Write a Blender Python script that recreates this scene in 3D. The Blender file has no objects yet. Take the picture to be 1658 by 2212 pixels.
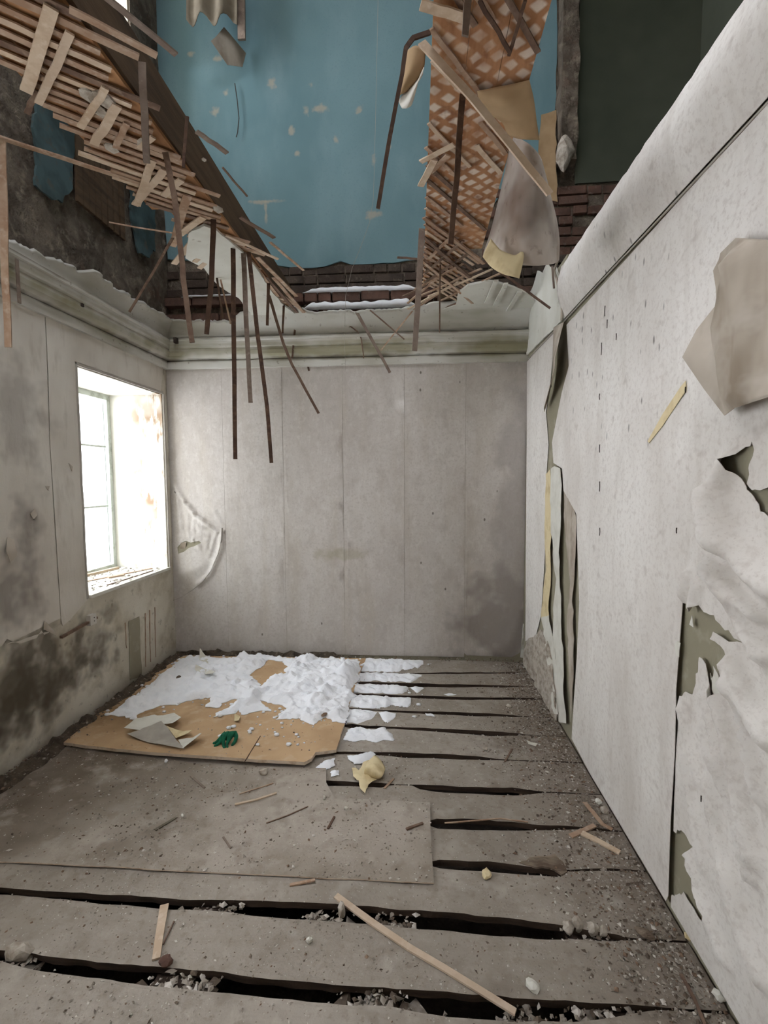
import bpy, bmesh, math, random
from mathutils import Vector, Matrix, noise
from mathutils.geometry import delaunay_2d_cdt

random.seed(7)
sc = bpy.context.scene
col = sc.collection

# ------------------------------------------------------------------ camera
FPX, YAW, PITCH, ROLL = 1015.25, 0.0689, -0.0694, -0.0052
EYE = Vector((0.0, 0.0, 1.6))
_f = Vector((-math.sin(YAW) * math.cos(PITCH), math.cos(YAW) * math.cos(PITCH), math.sin(PITCH)))
_r = Vector((math.cos(YAW), math.sin(YAW), 0.0))
_u = _r.cross(_f)
_r, _u = _r * math.cos(ROLL) + _u * math.sin(ROLL), _u * math.cos(ROLL) - _r * math.sin(ROLL)
cam_data = bpy.data.cameras.new('camera')
cam = bpy.data.objects.new('camera', cam_data)
col.objects.link(cam)
m = Matrix(((_r.x, _u.x, -_f.x), (_r.y, _u.y, -_f.y), (_r.z, _u.z, -_f.z))).to_4x4()
m.translation = EYE
cam.matrix_world = m
cam_data.sensor_fit = 'HORIZONTAL'
cam_data.sensor_width = 36.0
cam_data.lens = FPX / 1658.0 * 36.0
cam_data.clip_start = 0.02
sc.camera = cam

# ------------------------------------------------------------------ overcast winter sky
world = bpy.data.worlds.new('overcast_sky')
sc.world = world
world.use_nodes = True
_bg = world.node_tree.nodes['Background']
_bg.inputs['Color'].default_value = (0.915, 0.935, 1.0, 1)
_bg.inputs['Strength'].default_value = 1.0
sc.view_settings.view_transform = 'Standard'
sc.view_settings.look = 'None'
sc.view_settings.gamma = 1.0
sc.view_settings.use_curve_mapping = False
sc.view_settings.exposure = 3.5
sc.cycles.max_bounces = 6
sc.cycles.diffuse_bounces = 4
sc.cycles.sample_clamp_indirect = 6.0
sc.cycles.use_adaptive_sampling = True
sc.cycles.adaptive_threshold = 0.04


# room measures (metres)
XL, XR, YB = -2.2336, 0.9421, 4.1417      # left, right, back wall faces
XO = -2.86                                # outer face of left wall
YF = -1.9                                 # wall behind the camera
XU = 2.26                                 # right wall of the upper storey
ZC = 2.59                                 # underside of cornice
ZL = 3.0                                  # ceiling
ZT = 6.7                                  # top of upper storey
WIN = [(3.0, 4.06, 0.80, 2.36), (0.35, 1.45, 0.80, 2.36)]
UWIN = [(2.75, 3.76, 4.45, 6.25), (0.35, 1.45, 4.45, 6.0)]


def ray(x, y):
    return _f + _r * ((x - 829.0) / FPX) - _u * ((y - 1106.0) / FPX)


def on(x, y, ax, c):
    d = ray(x, y)
    return EYE + d * ((c - EYE[ax]) / d[ax])


def fl(x, y, z=0.0): return on(x, y, 2, z)
def bk(x, y, Y=YB): return on(x, y, 1, Y)
def lf(x, y, X=XL): return on(x, y, 0, X)
def rt(x, y, X=XR): return on(x, y, 0, X)
def ce(x, y, z=ZL): return on(x, y, 2, z)


def lin(r, g, b):
    f = lambda c: c / 12.92 if c <= 0.04045 else ((c + 0.055) / 1.055) ** 2.4
    return (f(r / 255), f(g / 255), f(b / 255), 1.0)


# ------------------------------------------------------------------ materials
class Mat:
    def __init__(s, name, base, rough=0.92):
        s.m = bpy.data.materials.new(name)
        s.m.use_nodes = True
        s.nt = s.m.node_tree
        s.bsdf = s.nt.nodes['Principled BSDF']
        s.bsdf.inputs['Roughness'].default_value = rough
        s.bsdf.inputs['Specular IOR Level'].default_value = 0.25
        s.pos = s.n('ShaderNodeNewGeometry').outputs['Position']
        s.c = lin(*base)
        s.bumps = []

    def n(s, t, **k):
        nd = s.nt.nodes.new(t)
        for a, b in k.items():
            setattr(nd, a, b)
        return nd

    def lk(s, a, b): s.nt.links.new(a, b)

    def coords(s, stretch=(1, 1, 1), off=(0, 0, 0), rot=(0, 0, 0), obj=False):
        mp = s.n('ShaderNodeMapping')
        mp.inputs['Scale'].default_value = stretch
        mp.inputs['Location'].default_value = off
        mp.inputs['Rotation'].default_value = rot
        s.lk(s.n('ShaderNodeTexCoord').outputs['Object'] if obj else s.pos, mp.inputs['Vector'])
        return mp.outputs['Vector']

    def fac_noise(s, scale, lo, hi, stretch=(1, 1, 1), detail=3, rough=0.6, off=None, dist=0.0, obj=False):
        nz = s.n('ShaderNodeTexNoise')
        nz.inputs['Scale'].default_value = scale
        nz.inputs['Detail'].default_value = detail
        nz.inputs['Roughness'].default_value = rough
        nz.inputs['Distortion'].default_value = dist
        off = off or (random.uniform(-9, 9), random.uniform(-9, 9), random.uniform(-9, 9))
        s.lk(s.coords(stretch, off, obj=obj), nz.inputs['Vector'])
        return s.maprange(nz.outputs['Fac'], lo, hi)

    def maprange(s, v, lo, hi, a=0.0, b=1.0):
        mr = s.n('ShaderNodeMapRange')
        mr.clamp = True
        mr.inputs['From Min'].default_value = lo
        mr.inputs['From Max'].default_value = hi
        mr.inputs['To Min'].default_value = a
        mr.inputs['To Max'].default_value = b
        s.lk(v, mr.inputs['Value'])
        return mr.outputs['Result']

    def mul(s, a, b, op='MULTIPLY'):
        md = s.n('ShaderNodeMath', operation=op)
        for i, v in enumerate((a, b)):
            if isinstance(v, (int, float)):
                md.inputs[i].default_value = v
            else:
                s.lk(v, md.inputs[i])
        return md.outputs[0]

    def mix(s, fac, colr):
        mx = s.n('ShaderNodeMix', data_type='RGBA')
        if isinstance(fac, (int, float)):
            mx.inputs[0].default_value = fac
        else:
            s.lk(fac, mx.inputs[0])
        if isinstance(s.c, tuple):
            mx.inputs[6].default_value = s.c
        else:
            s.lk(s.c, mx.inputs[6])
        mx.inputs[7].default_value = lin(*colr)
        s.c = mx.outputs[2]
        return s

    def noise(s, colr, scale, lo, hi, amt=1.0, **k):
        return s.mix(s.mul(s.fac_noise(scale, lo, hi, **k), amt), colr)

    def specks(s, colr, scale, size, amt=1.0, stretch=(1, 1, 1), mask=None, dens=0.5):
        v = s.n('ShaderNodeTexVoronoi')
        v.inputs['Scale'].default_value = scale
        s.lk(s.coords(stretch, (random.uniform(0, 5),) * 3), v.inputs['Vector'])
        f = s.maprange(v.outputs['Distance'], size, size * 0.6)
        sep = s.n('ShaderNodeSeparateColor')
        s.lk(v.outputs['Color'], sep.inputs[0])
        f = s.mul(f, s.maprange(sep.outputs[0], dens, dens - 0.02))
        f = s.mul(f, amt)
        if mask is not None:
            f = s.mul(f, mask)
        return s.mix(f, colr)

    def blobmask(s, c, rad, soft=0.35, nscale=5.0, namt=0.5):
        mp = s.n('ShaderNodeMapping', vector_type='TEXTURE')
        mp.inputs['Location'].default_value = c
        mp.inputs['Scale'].default_value = rad
        s.lk(s.pos, mp.inputs['Vector'])
        ln = s.n('ShaderNodeVectorMath', operation='LENGTH')
        s.lk(mp.outputs['Vector'], ln.inputs[0])
        nz = s.fac_noise(nscale, 0.3, 0.7, detail=2)
        d = s.mul(ln.outputs['Value'], s.mul(s.mul(nz, -0.5, 'ADD'), namt * 2), 'ADD')
        return s.maprange(d, 1.0 + soft / 2, 1.0 - soft)

    def blob(s, c, rad, colr, amt=1.0, **k):
        return s.mix(s.mul(s.blobmask(c, rad, **k), amt), colr)

    def rnd(s, colr, lo=0.0, hi=1.0, amt=1.0):
        oi = s.n('ShaderNodeObjectInfo')
        return s.mix(s.mul(s.maprange(oi.outputs['Random'], lo, hi), amt), colr)

    def bump(s, scale, strength, dist=0.01, stretch=(1, 1, 1), detail=3):
        s.bumps.append((scale, strength, dist, stretch, detail))
        return s

    def done(s):
        if isinstance(s.c, tuple):
            s.bsdf.inputs['Base Color'].default_value = s.c
        else:
            s.lk(s.c, s.bsdf.inputs['Base Color'])
        prev = None
        for scale, st, dist, stretch, detail in s.bumps:
            nz = s.n('ShaderNodeTexNoise')
            nz.inputs['Scale'].default_value = scale
            nz.inputs['Detail'].default_value = detail
            nz.inputs['Roughness'].default_value = 0.65
            s.lk(s.coords(stretch), nz.inputs['Vector'])
            b = s.n('ShaderNodeBump')
            b.inputs['Strength'].default_value = st
            b.inputs['Distance'].default_value = dist
            s.lk(nz.outputs['Fac'], b.inputs['Height'])
            if prev:
                s.lk(prev, b.inputs['Normal'])
            prev = b.outputs['Normal']
        if prev:
            s.lk(prev, s.bsdf.inputs['Normal'])
        return s.m


MT = {}
# walls of the room
w = Mat('back_wallpaper', (202, 196, 190))
w.noise((176, 168, 160), 1.1, 0.35, 0.7, 0.8, stretch=(1.6, 1, 0.6))
w.noise((178, 168, 152), 2.5, 0.5, 0.75, 0.5, stretch=(2.2, 1, 0.35))
w.noise((162, 153, 144), 7, 0.5, 0.7, 0.35, stretch=(1.3, 1, 0.9))
w.noise((178, 170, 162), 50, 0.5, 0.66, 0.5)
w.noise((216, 212, 206), 22, 0.52, 0.72, 0.35, stretch=(1.3, 1, 0.9))
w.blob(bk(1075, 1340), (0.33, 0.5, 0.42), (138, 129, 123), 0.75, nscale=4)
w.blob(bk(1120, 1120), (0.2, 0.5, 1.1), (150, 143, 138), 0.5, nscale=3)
w.blob(bk(735, 1195), (0.22, 0.5, 0.07), (160, 152, 128), 0.5, nscale=6)
w.noise((150, 140, 128), 60, 0.64, 0.72, 0.35)
w.specks((90, 80, 70), 9, 0.09, 0.8, (1, 1, 0.6), dens=0.12)
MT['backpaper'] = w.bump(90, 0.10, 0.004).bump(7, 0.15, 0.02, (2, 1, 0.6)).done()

w = Mat('right_wallpaper', (228, 224, 218))
w.noise((202, 195, 187), 1.3, 0.42, 0.7, 0.8, stretch=(1, 1.5, 0.7))
w.noise((186, 177, 166), 4, 0.55, 0.78, 0.4, stretch=(1, 2.5, 0.5))
w.noise((196, 188, 180), 45, 0.5, 0.66, 0.45)
w.noise((176, 166, 158), 12, 0.6, 0.74, 0.45)
w.noise((180, 170, 162), 110, 0.58, 0.7, 0.35)
mk = w.blobmask(rt(1335, 740), (0.4, 0.55, 0.55), soft=0.8)
w.specks((70, 64, 58), 24, 0.22, 0.85, (1, 1, 0.4), mask=mk, dens=0.3)
w.specks((110, 100, 92), 12, 0.07, 0.8, (1, 1, 0.6), dens=0.2)
MT['rightpaper'] = w.bump(80, 0.10, 0.004).bump(5, 0.15, 0.02, (1, 1.4, 0.8)).done()

w = Mat('old_olive_plaster', (150, 144, 124))
w.noise((134, 128, 108), 3, 0.4, 0.7, 0.6)
w.noise((176, 170, 152), 9, 0.58, 0.72, 0.6)
MT['olive'] = w.bump(40, 0.25, 0.006).done()

w = Mat('paper_back_side', (184, 174, 160))
w.noise((140, 126, 110), 5, 0.42, 0.66, 0.9, stretch=(1, 1.6, 0.4))
w.noise((196, 188, 176), 8, 0.5, 0.7, 0.6)
MT['paperback'] = w.bump(40, 0.12, 0.004).done()

w = Mat('left_plaster', (214, 208, 194))
w.noise((190, 182, 164), 1.6, 0.4, 0.66, 0.8)
w.noise((164, 154, 132), 4.5, 0.52, 0.7, 0.7)
for c, r_, a in (((75, 1440), (0.5, 0.36, 0.17), .8), ((190, 1410), (0.5, 0.25, 0.14), .6), ((20, 1320), (0.5, 0.2, 0.22), .7),
                 ((120, 1480), (0.5, 0.42, 0.13), .8), ((55, 1120), (0.5, 0.1, 0.1), .55), ((20, 1520), (0.5, 0.3, 0.16), .8),
                 ((30, 1560), (0.5, 0.3, 0.1), .8), ((70, 1230), (0.5, 0.12, 0.2), .4), ((240, 1320), (.5, .12, .06), .5)):
    w.blob(lf(*c), r_, (84, 76, 64), a, soft=0.9, nscale=7, namt=0.9)
w.noise((92, 84, 70), 16, 0.62, 0.74, 0.55)
MT['leftplaster'] = w.bump(30, 0.3, 0.006).bump(120, 0.2, 0.003).done()

w = Mat('left_wallpaper', (224, 219, 210))
w.noise((198, 190, 178), 1.8, 0.4, 0.68, 0.85, stretch=(1, 1, 0.7))
w.noise((176, 167, 154), 6, 0.55, 0.75, 0.5, stretch=(1, 2, 0.6))
for c, r_, a in (((55, 1120), (0.5, 0.1, 0.1), .6), ((10, 1290), (0.5, 0.2, 0.22), .6), ((60, 1230), (0.5, 0.1, 0.2), .4), ((30, 900), (.5, .16, .3), .4)):
    w.blob(lf(*c), r_, (110, 102, 96), a, soft=0.9, nscale=6, namt=0.9)
MT['leftpaper'] = w.bump(60, 0.2, 0.005).bump(6, 0.2, 0.02, (1, 2, 0.6)).done()

w = Mat('window_reveal_plaster', (226, 222, 212))
_mk = w.blobmask((XL, 4.0, 1.6), (.26, .4, 1.3), soft=0.6)
w.mix(w.mul(w.mul(w.fac_noise(9, 0.50, 0.56, stretch=(1.3, 2, 0.3), detail=5), _mk), .8), (150, 112, 74))
MT['reveal'] = w.bump(30, 0.2, 0.006).done()

w = Mat('cornice_plaster', (205, 203, 196))
w.noise((176, 172, 158), 2.2, 0.42, 0.7, 0.7, stretch=(0.6, 0.6, 2))
w.noise((140, 136, 108), 1.6, 0.52, 0.72, 0.7, stretch=(0.7, 0.7, 3))
w.noise((110, 98, 84), 26, 0.64, 0.74, 0.5)
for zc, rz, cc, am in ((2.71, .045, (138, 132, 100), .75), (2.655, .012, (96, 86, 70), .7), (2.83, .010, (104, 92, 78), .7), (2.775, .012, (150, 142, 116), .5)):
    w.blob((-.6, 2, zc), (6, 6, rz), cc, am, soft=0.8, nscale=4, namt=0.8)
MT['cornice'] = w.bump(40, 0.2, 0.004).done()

w = Mat('ceiling_plaster', (214, 213, 204))
w.noise((186, 182, 168), 3, 0.45, 0.7, 0.6)
w.noise((120, 100, 80), 22, 0.66, 0.74, 0.5)
MT['plaster'] = w.bump(30, 0.2, 0.005).done()

w = Mat('blue_wall_paint', (120, 150, 156))
w.noise((98, 128, 136), 1.2, 0.35, 0.7, 0.8, stretch=(1, 1, 0.8))
w.noise((134, 160, 166), 2.4, 0.5, 0.75, 0.5, stretch=(1.5, 1, 0.5))
w.noise((104, 134, 142), 70, 0.55, 0.7, 0.4)
for x, y, rx, rz in ((690, 232, .07, .03), (660, 238, .03, .03), (628, 276, .025, .05), (588, 178, .03, .04), (410, 115, .03, .02),
                     (476, 112, .03, .02), (488, 200, .025, .03), (463, 238, .03, .03), (570, 434, .13, .015), (573, 455, .012, .09),
                     (806, 345, .02, .04), (806, 462, .06, .03), (470, 124, .03, .02), (776, 235, .03, .03), (672, 182, .02, .03),
                     (640, 330, .02, .02), (725, 300, .02, .03), (838, 315, .02, .02)):
    w.blob(bk(x, y), (rx, 0.3, rz), (176, 166, 148), 0.7, soft=0.6, nscale=14, namt=0.7)
MT['blue'] = w.bump(60, 0.15, 0.004).done()

w = Mat('shaded_teal_paint', (80, 100, 103))  # darker copy of the blue paint, shade put into its colour, plus grime noise
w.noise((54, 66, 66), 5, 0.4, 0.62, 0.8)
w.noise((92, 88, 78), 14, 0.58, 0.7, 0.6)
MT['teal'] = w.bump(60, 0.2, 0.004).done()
w = Mat('green_wall_paint', (80, 84, 72))
w.noise((62, 68, 58), 1.4, 0.4, 0.7, 0.8)
MT['green'] = w.bump(60, 0.15, 0.004).done()

w = Mat('bare_rubble_wall', (118, 108, 96))
w.noise((76, 67, 58), 5, 0.4, 0.62, 0.9)
w.noise((146, 135, 120), 13, 0.55, 0.7, 0.7)
w.noise((96, 66, 52), 4, 0.58, 0.7, 0.5)
MT['rubblewall'] = w.bump(22, 0.8, 0.03).bump(90, 0.6, 0.008).done()

w = Mat('red_brick', (110, 82, 70))
w.noise((78, 60, 54), 12, 0.4, 0.65, 0.8)
w.noise((130, 118, 106), 20, 0.58, 0.7, 0.7)
w.rnd((86, 70, 62), amt=0.7)
MT['brick'] = w.bump(60, 0.6, 0.008).done()
w = Mat('sooty_brick', (84, 74, 66))
w.noise((56, 50, 46), 10, 0.4, 0.65, 0.8)
w.noise((112, 104, 94), 24, 0.58, 0.7, 0.6)
w.rnd((70, 58, 52), amt=0.7)
MT['darkbrick'] = w.bump(60, 0.8, 0.01).done()

# wood
w = Mat('sheathing_board', (164, 122, 86))
w.noise((134, 94, 64), 3, 0.4, 0.7, 0.8, stretch=(8, 1, 1))
w.noise((196, 150, 108), 9, 0.52, 0.72, 0.6)
MT['sheathplain'] = w.bump(30, 0.3, 0.004, (8, 1, 1)).done()


def lattice_mat(name):
    """orange boards that keep the plaster imprint of a diagonal lath lattice"""
    w = Mat(name, (176, 130, 94))
    w.noise((136, 92, 62), 4, 0.4, 0.7, 0.8, stretch=(6, 1, 1))
    outs = []
    for rot in (0.86, -0.80):
        v = w.coords((1, 1, 1), (0, 0, 0), (0, 0, rot))
        sep = w.n('ShaderNodeSeparateXYZ')
        nz = w.n('ShaderNodeTexNoise')
        nz.inputs['Scale'].default_value = 9
        w.lk(w.pos, nz.inputs['Vector'])
        w.lk(v, sep.inputs[0])
        ph = w.mul(sep.outputs[0], 1 / 0.029)
        ph = w.mul(ph, w.mul(nz.outputs['Fac'], 1.3), 'ADD')
        tri = w.mul(ph, 1.0, 'PINGPONG')
        outs.append(w.maprange(tri, 0.28, 0.55))
    f = w.mul(outs[0], outs[1])
    f = w.mul(f, w.fac_noise(4, 0.32, 0.56))
    w.mix(w.mul(f, 0.85), (224, 212, 198))
    g = w.mul(outs[0], w.fac_noise(3, 0.52, 0.6))
    w.mix(w.mul(g, 0.5), (196, 158, 120))
    w.noise((112, 74, 56), 12, 0.58, 0.7, 0.6)
    return w.bump(40, 0.3, 0.006).done()


MT['lattice'] = lattice_mat('sheathing_with_lath_imprint')


def woodmat(name, a, b, c, rc):
    w = Mat(name, a)
    w.noise(b, 13, 0.42, 0.6, 0.9)
    w.noise(c, 30, 0.54, 0.68, 0.6)
    w.rnd(rc, amt=0.6)
    return w.bump(60, 0.3, 0.003).done()


MT['lathA'] = woodmat('old_lath_wood', (188, 164, 142), (158, 126, 102), (210, 194, 176), (150, 124, 104))
MT['lathpale'] = woodmat('pale_lath_wood', (208, 188, 164), (186, 162, 136), (222, 208, 190), (192, 172, 152))
MT['lathbrown'] = woodmat('brown_lath_wood', (130, 108, 92), (100, 80, 68), (154, 134, 116), (108, 88, 76))
MT['lathdark'] = woodmat('dark_lath_wood', (96, 74, 60), (72, 54, 46), (122, 98, 82), (84, 66, 56))
MT['lathgrey'] = woodmat('grey_lath_wood', (138, 124, 112), (116, 100, 90), (160, 148, 134), (122, 108, 98))
w = Mat('dark_joist_wood', (98, 80, 62))
w.noise((66, 54, 44), 4, 0.4, 0.66, 0.8, stretch=(5, 0.6, 5))
MT['joist'] = w.bump(30, 0.4, 0.006, (5, 0.6, 5)).done()

w = Mat('dusty_floor_board', (168, 160, 150))
w.noise((138, 129, 118), 2.2, 0.4, 0.68, 0.8)
w.noise((152, 143, 132), 12, 0.45, 0.7, 0.6, stretch=(0.3, 2, 1))
w.blob((1.0, 2.6, 0), (0.42, 2.6, 0.5), (112, 100, 87), 0.8, soft=0.9, nscale=5)
w.noise((120, 110, 98), 9, 0.52, 0.7, 0.5)
w.noise((186, 179, 168), 17, 0.54, 0.7, 0.4)
w.rnd((138, 128, 116), amt=0.4)
w.noise((128, 118, 106), 34, 0.56, 0.7, 0.5)
w.specks((104, 92, 80), 90, 0.26, 0.5, dens=0.16)
w.specks((212, 206, 198), 110, 0.25, 0.5, dens=0.12)
w.noise((188, 182, 172), 5, 0.6, 0.76, 0.5)
MT['board'] = w.bump(60, 0.5, 0.006).bump(9, 0.3, 0.01).done()
w = Mat('board_edge_wood', (84, 70, 60))
w.noise((54, 44, 38), 9, 0.4, 0.65, 0.9, stretch=(0.4, 1, 3))
_w2 = Mat('rotten_grey_wood', (140, 126, 110))
_w2.noise((92, 78, 66), 12, 0.42, 0.62, 0.9, stretch=(0.5, 2, 1))
MT['rottenwood'] = _w2.bump(50, 0.6, 0.006, (0.5, 2, 1)).done()
MT['boardedge'] = w.bump(50, 0.6, 0.006).done()

w = Mat('brown_fibreboard', (196, 166, 130))
w.noise((168, 138, 104), 2.2, 0.4, 0.68, 0.8)
w.blob(fl(250, 1540), (0.5, 0.25, 0.3), (136, 108, 76), 0.8, soft=0.8, nscale=5)
w.noise((202, 180, 152), 12, 0.54, 0.72, 0.6)
w.specks((104, 80, 58), 40, 0.2, 0.6, dens=0.12)
MT['fibre'] = w.bump(60, 0.25, 0.004).done()
w = Mat('fibreboard_edge', (206, 190, 170))
w.noise((160, 134, 110), 16, 0.5, 0.66, 0.7)
MT['fibreedge'] = w.done()
w = Mat('dust_covered_hardboard', (170, 161, 150))
w.noise((138, 127, 114), 1.8, 0.42, 0.66, 0.85)
w.blob((-1.9, 2.35, 0), (0.75, 0.6, 0.5), (104, 92, 78), 0.85, soft=1.0, nscale=4)
w.noise((122, 111, 98), 10, 0.52, 0.7, 0.55)
w.noise((186, 178, 167), 7, 0.56, 0.72, 0.6)
w.specks((108, 96, 82), 90, 0.25, 0.5, dens=0.14)
w.specks((212, 206, 196), 90, 0.25, 0.5, dens=0.12)
MT['dustboard'] = w.bump(60, 0.5, 0.006).bump(8, 0.3, 0.01).done()

w = Mat('underfloor_earth', (74, 66, 58))
w.noise((44, 38, 34), 5, 0.4, 0.65, 0.8)
MT['earth'] = w.bump(20, 0.8, 0.03).done()

w = Mat('snow', (242, 244, 248), 0.8)
w.noise((222, 228, 236), 6, 0.45, 0.75, 0.5)
w.bsdf.inputs['Subsurface Weight'].default_value = 0.0
MT['snow'] = w.bump(50, 0.4, 0.008).bump(14, 0.3, 0.012).done()

for nm, a, b in (('chip_grey', (160, 151, 140), (128, 119, 108)), ('chip_white', (206, 200, 191), (180, 172, 162)),
                 ('chip_dark', (104, 92, 80), (80, 69, 60)), ('chip_brown', (132, 110, 92), (106, 86, 72))):
    w = Mat(nm, a)
    w.noise(b, 40, 0.4, 0.65, 0.8)
    MT[nm] = w.done()
w = Mat('chunk_plaster', (186, 178, 166))
w.noise((146, 134, 120), 24, 0.42, 0.64, 0.9)
MT['chunk'] = w.bump(70, 0.5, 0.006).done()
w = Mat('dirt_heap', (92, 82, 70))
w.noise((60, 52, 44), 14, 0.4, 0.64, 0.9)
w.noise((150, 140, 126), 36, 0.6, 0.7, 0.6)
MT['dirt'] = w.bump(40, 1.0, 0.02).done()

w = Mat('green_knit', (34, 110, 82), 1.0)
w.noise((22, 82, 60), 30, 0.4, 0.65, 0.8)
MT['glove'] = w.bump(260, 0.7, 0.003).done()
w = Mat('grey_paper', (178, 172, 162))
w.noise((150, 143, 134), 8, 0.4, 0.7, 0.7)
MT['greypaper'] = w.done()
w = Mat('pale_paper', (216, 214, 204))
w.noise((190, 186, 172), 9, 0.45, 0.7, 0.6)
MT['palepaper'] = w.done()
w = Mat('cream_paper', (220, 204, 164))
w.noise((186, 164, 122), 12, 0.5, 0.7, 0.7)
MT['creampaper'] = w.done()
w = Mat('tan_kraft_paper', (176, 150, 116))
w.noise((146, 118, 86), 5, 0.4, 0.7, 0.8)
MT['tanpaper'] = w.bump(20, 0.2, 0.006).done()
w = Mat('sooty_ceiling_paper', (196, 188, 180))
w.noise((150, 132, 116), 3.5, 0.42, 0.66, 0.8)
w.blob(on(1135, 500, 1, 2.2), (0.12, 0.5, 0.1), (82, 68, 58), 0.85, soft=0.9, nscale=6)
w.blob(on(1120, 430, 1, 2.1), (0.09, 0.5, 0.1), (116, 92, 78), 0.6, soft=0.9, nscale=6)
w.noise((110, 92, 80), 24, 0.6, 0.72, 0.5)
MT['sootpaper'] = w.bump(40, 0.15, 0.004).done()
w = Mat('window_frame_paint', (196, 202, 194))
w.noise((150, 154, 140), 14, 0.5, 0.68, 0.7)
MT['frame'] = w.done()
w = Mat('grey_metal_sheet', (120, 112, 98))
w.noise((88, 80, 66), 6, 0.4, 0.7, 0.8)
MT['metal'] = w.done()
w = Mat('string', (170, 166, 156))
MT['string'] = w.done()
w = Mat('plug_plastic', (206, 202, 194), 0.5)
MT['plastic'] = w.done()
w = Mat('dark_nail', (60, 52, 48), 0.6)
MT['nail'] = w.done()
g = Mat('window_glass', (235, 240, 238), 0.05)
g.bsdf.inputs['Transmission Weight'].default_value = 1.0
g.bsdf.inputs['IOR'].default_value = 1.02
MT['glass'] = g.done()


# ------------------------------------------------------------------ mesh helpers
def link(o, parent=None):
    col.objects.link(o)
    if parent is not None:
        o.parent = parent
    return o


def mobj(name, verts, faces, mat, parent=None, smooth=False, mats=None, fmat=None):
    me = bpy.data.meshes.new(name)
    me.from_pydata([tuple(v) for v in verts], [], faces)
    for k in (mats or [mat]):
        me.materials.append(MT[k])
    if fmat:
        for p, i in zip(me.polygons, fmat):
            p.material_index = i
    if smooth:
        for p in me.polygons:
            p.use_smooth = True
    me.update()
    return link(bpy.data.objects.new(name, me), parent)


def empty(name, loc=(0, 0, 0)):
    o = bpy.data.objects.new(name, None)
    o.location = loc
    o.empty_display_size = 0.1
    return link(o)


def tag(o, label=None, cat=None, group=None, kind=None):
    if label: o['label'] = label
    if cat: o['category'] = cat
    if group: o['group'] = group
    if kind: o['kind'] = kind
    return o


BF = [(0, 3, 2, 1), (4, 5, 6, 7), (0, 1, 5, 4), (1, 2, 6, 5), (2, 3, 7, 6), (3, 0, 4, 7)]


class MB:
    def __init__(s): s.v, s.f, s.m = [], [], []

    def add(s, vs, fs, mi=0):
        b = len(s.v)
        s.v += [Vector(v) for v in vs]
        s.f += [tuple(i + b for i in q) for q in fs]
        s.m += [mi] * len(fs)

    def box(s, lo, hi, mi=0):
        (a, b, c), (d, e, f) = lo, hi
        s.add([(a, b, c), (d, b, c), (d, e, c), (a, e, c), (a, b, f), (d, b, f), (d, e, f), (a, e, f)], BF, mi)

    def bar(s, pts, w, t, nrm, mi=0, taper=1.0):
        """flat strip of width w and thickness t along a polyline; nrm = flat face direction"""
        pts = [Vector(p) for p in pts]
        n = len(pts)
        vs, fs = [], []
        for i, p in enumerate(pts):
            d = (pts[min(i + 1, n - 1)] - pts[max(i - 1, 0)]).normalized()
            side = d.cross(Vector(nrm)).normalized()
            up = side.cross(d).normalized()
            k = 1 + (taper - 1) * i / (n - 1)
            a, b = side * w * k / 2, up * t / 2
            vs += [p - a - b, p + a - b, p + a + b, p - a + b]
        for i in range(n - 1):
            o = i * 4
            for j in range(4):
                fs.append((o + j, o + (j + 1) % 4, o + 4 + (j + 1) % 4, o + 4 + j))
        fs.append((3, 2, 1, 0))
        o = (n - 1) * 4
        fs.append((o, o + 1, o + 2, o + 3))
        s.add(vs, fs, mi)

    def tube(s, pts, r, seg=6, mi=0, radii=None):
        pts = [Vector(p) for p in pts]
        n = len(pts)
        vs, fs = [], []
        for i, p in enumerate(pts):
            d = (pts[min(i + 1, n - 1)] - pts[max(i - 1, 0)]).normalized()
            a = d.cross(Vector((0.13, 0.31, 0.94))).normalized()
            b = d.cross(a)
            rr = radii[i] if radii else r
            for j in range(seg):
                q = 2 * math.pi * j / seg
                vs.append(p + a * rr * math.cos(q) + b * rr * math.sin(q))
        for i in range(n - 1):
            for j in range(seg):
                fs.append((i * seg + j, i * seg + (j + 1) % seg, (i + 1) * seg + (j + 1) % seg, (i + 1) * seg + j))
        fs.append(tuple(range(seg - 1, -1, -1)))
        fs.append(tuple((n - 1) * seg + j for j in range(seg)))
        s.add(vs, fs, mi)

    def obj(s, name, mat, parent=None, smooth=False, mats=None):
        return mobj(name, s.v, s.f, mat, parent, smooth, mats, s.m if mats else None)


def box(name, lo, hi, mat, parent=None):
    b = MB(); b.box(lo, hi)
    return b.obj(name, mat, parent)


def inside(p, poly):
    x, y = p
    c = False
    j = len(poly) - 1
    for i in range(len(poly)):
        xi, yi = poly[i]; xj, yj = poly[j]
        if (yi > y) != (yj > y) and x < (xj - xi) * (y - yi) / (yj - yi) + xi:
            c = not c
        j = i
    return c


def rough_poly(poly, step, amp, seed=0, jag=0.0):
    """subdivide an outline and roughen it so that it reads as torn or broken"""
    out = []
    n = len(poly)
    for i in range(n):
        a, b = Vector(poly[i]), Vector(poly[(i + 1) % n])
        k = max(1, int((b - a).length / step))
        for j in range(k):
            p = a.lerp(b, j / k)
            v = Vector((p.x * 9 + seed, p.y * 9, seed * 1.7))
            q = Vector((p.x * 40 + seed, p.y * 40, seed))
            out.append((p.x + amp * (noise.noise(v) + 0.6 * noise.noise(q)), p.y + amp * (noise.noise(v + Vector((7, 3, 1))) + 0.6 * noise.noise(q + Vector((2, 9, 4))))))
            if jag:
                out[-1] = (out[-1][0] + random.uniform(-jag, jag), out[-1][1] + random.uniform(-jag, jag))
    return out


def seg_dist(p, a, b):
    d = b - a
    t = max(0, min(1, (p - a).dot(d) / max(d.length_squared, 1e-12)))
    return (p - a - d * t).length


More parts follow.
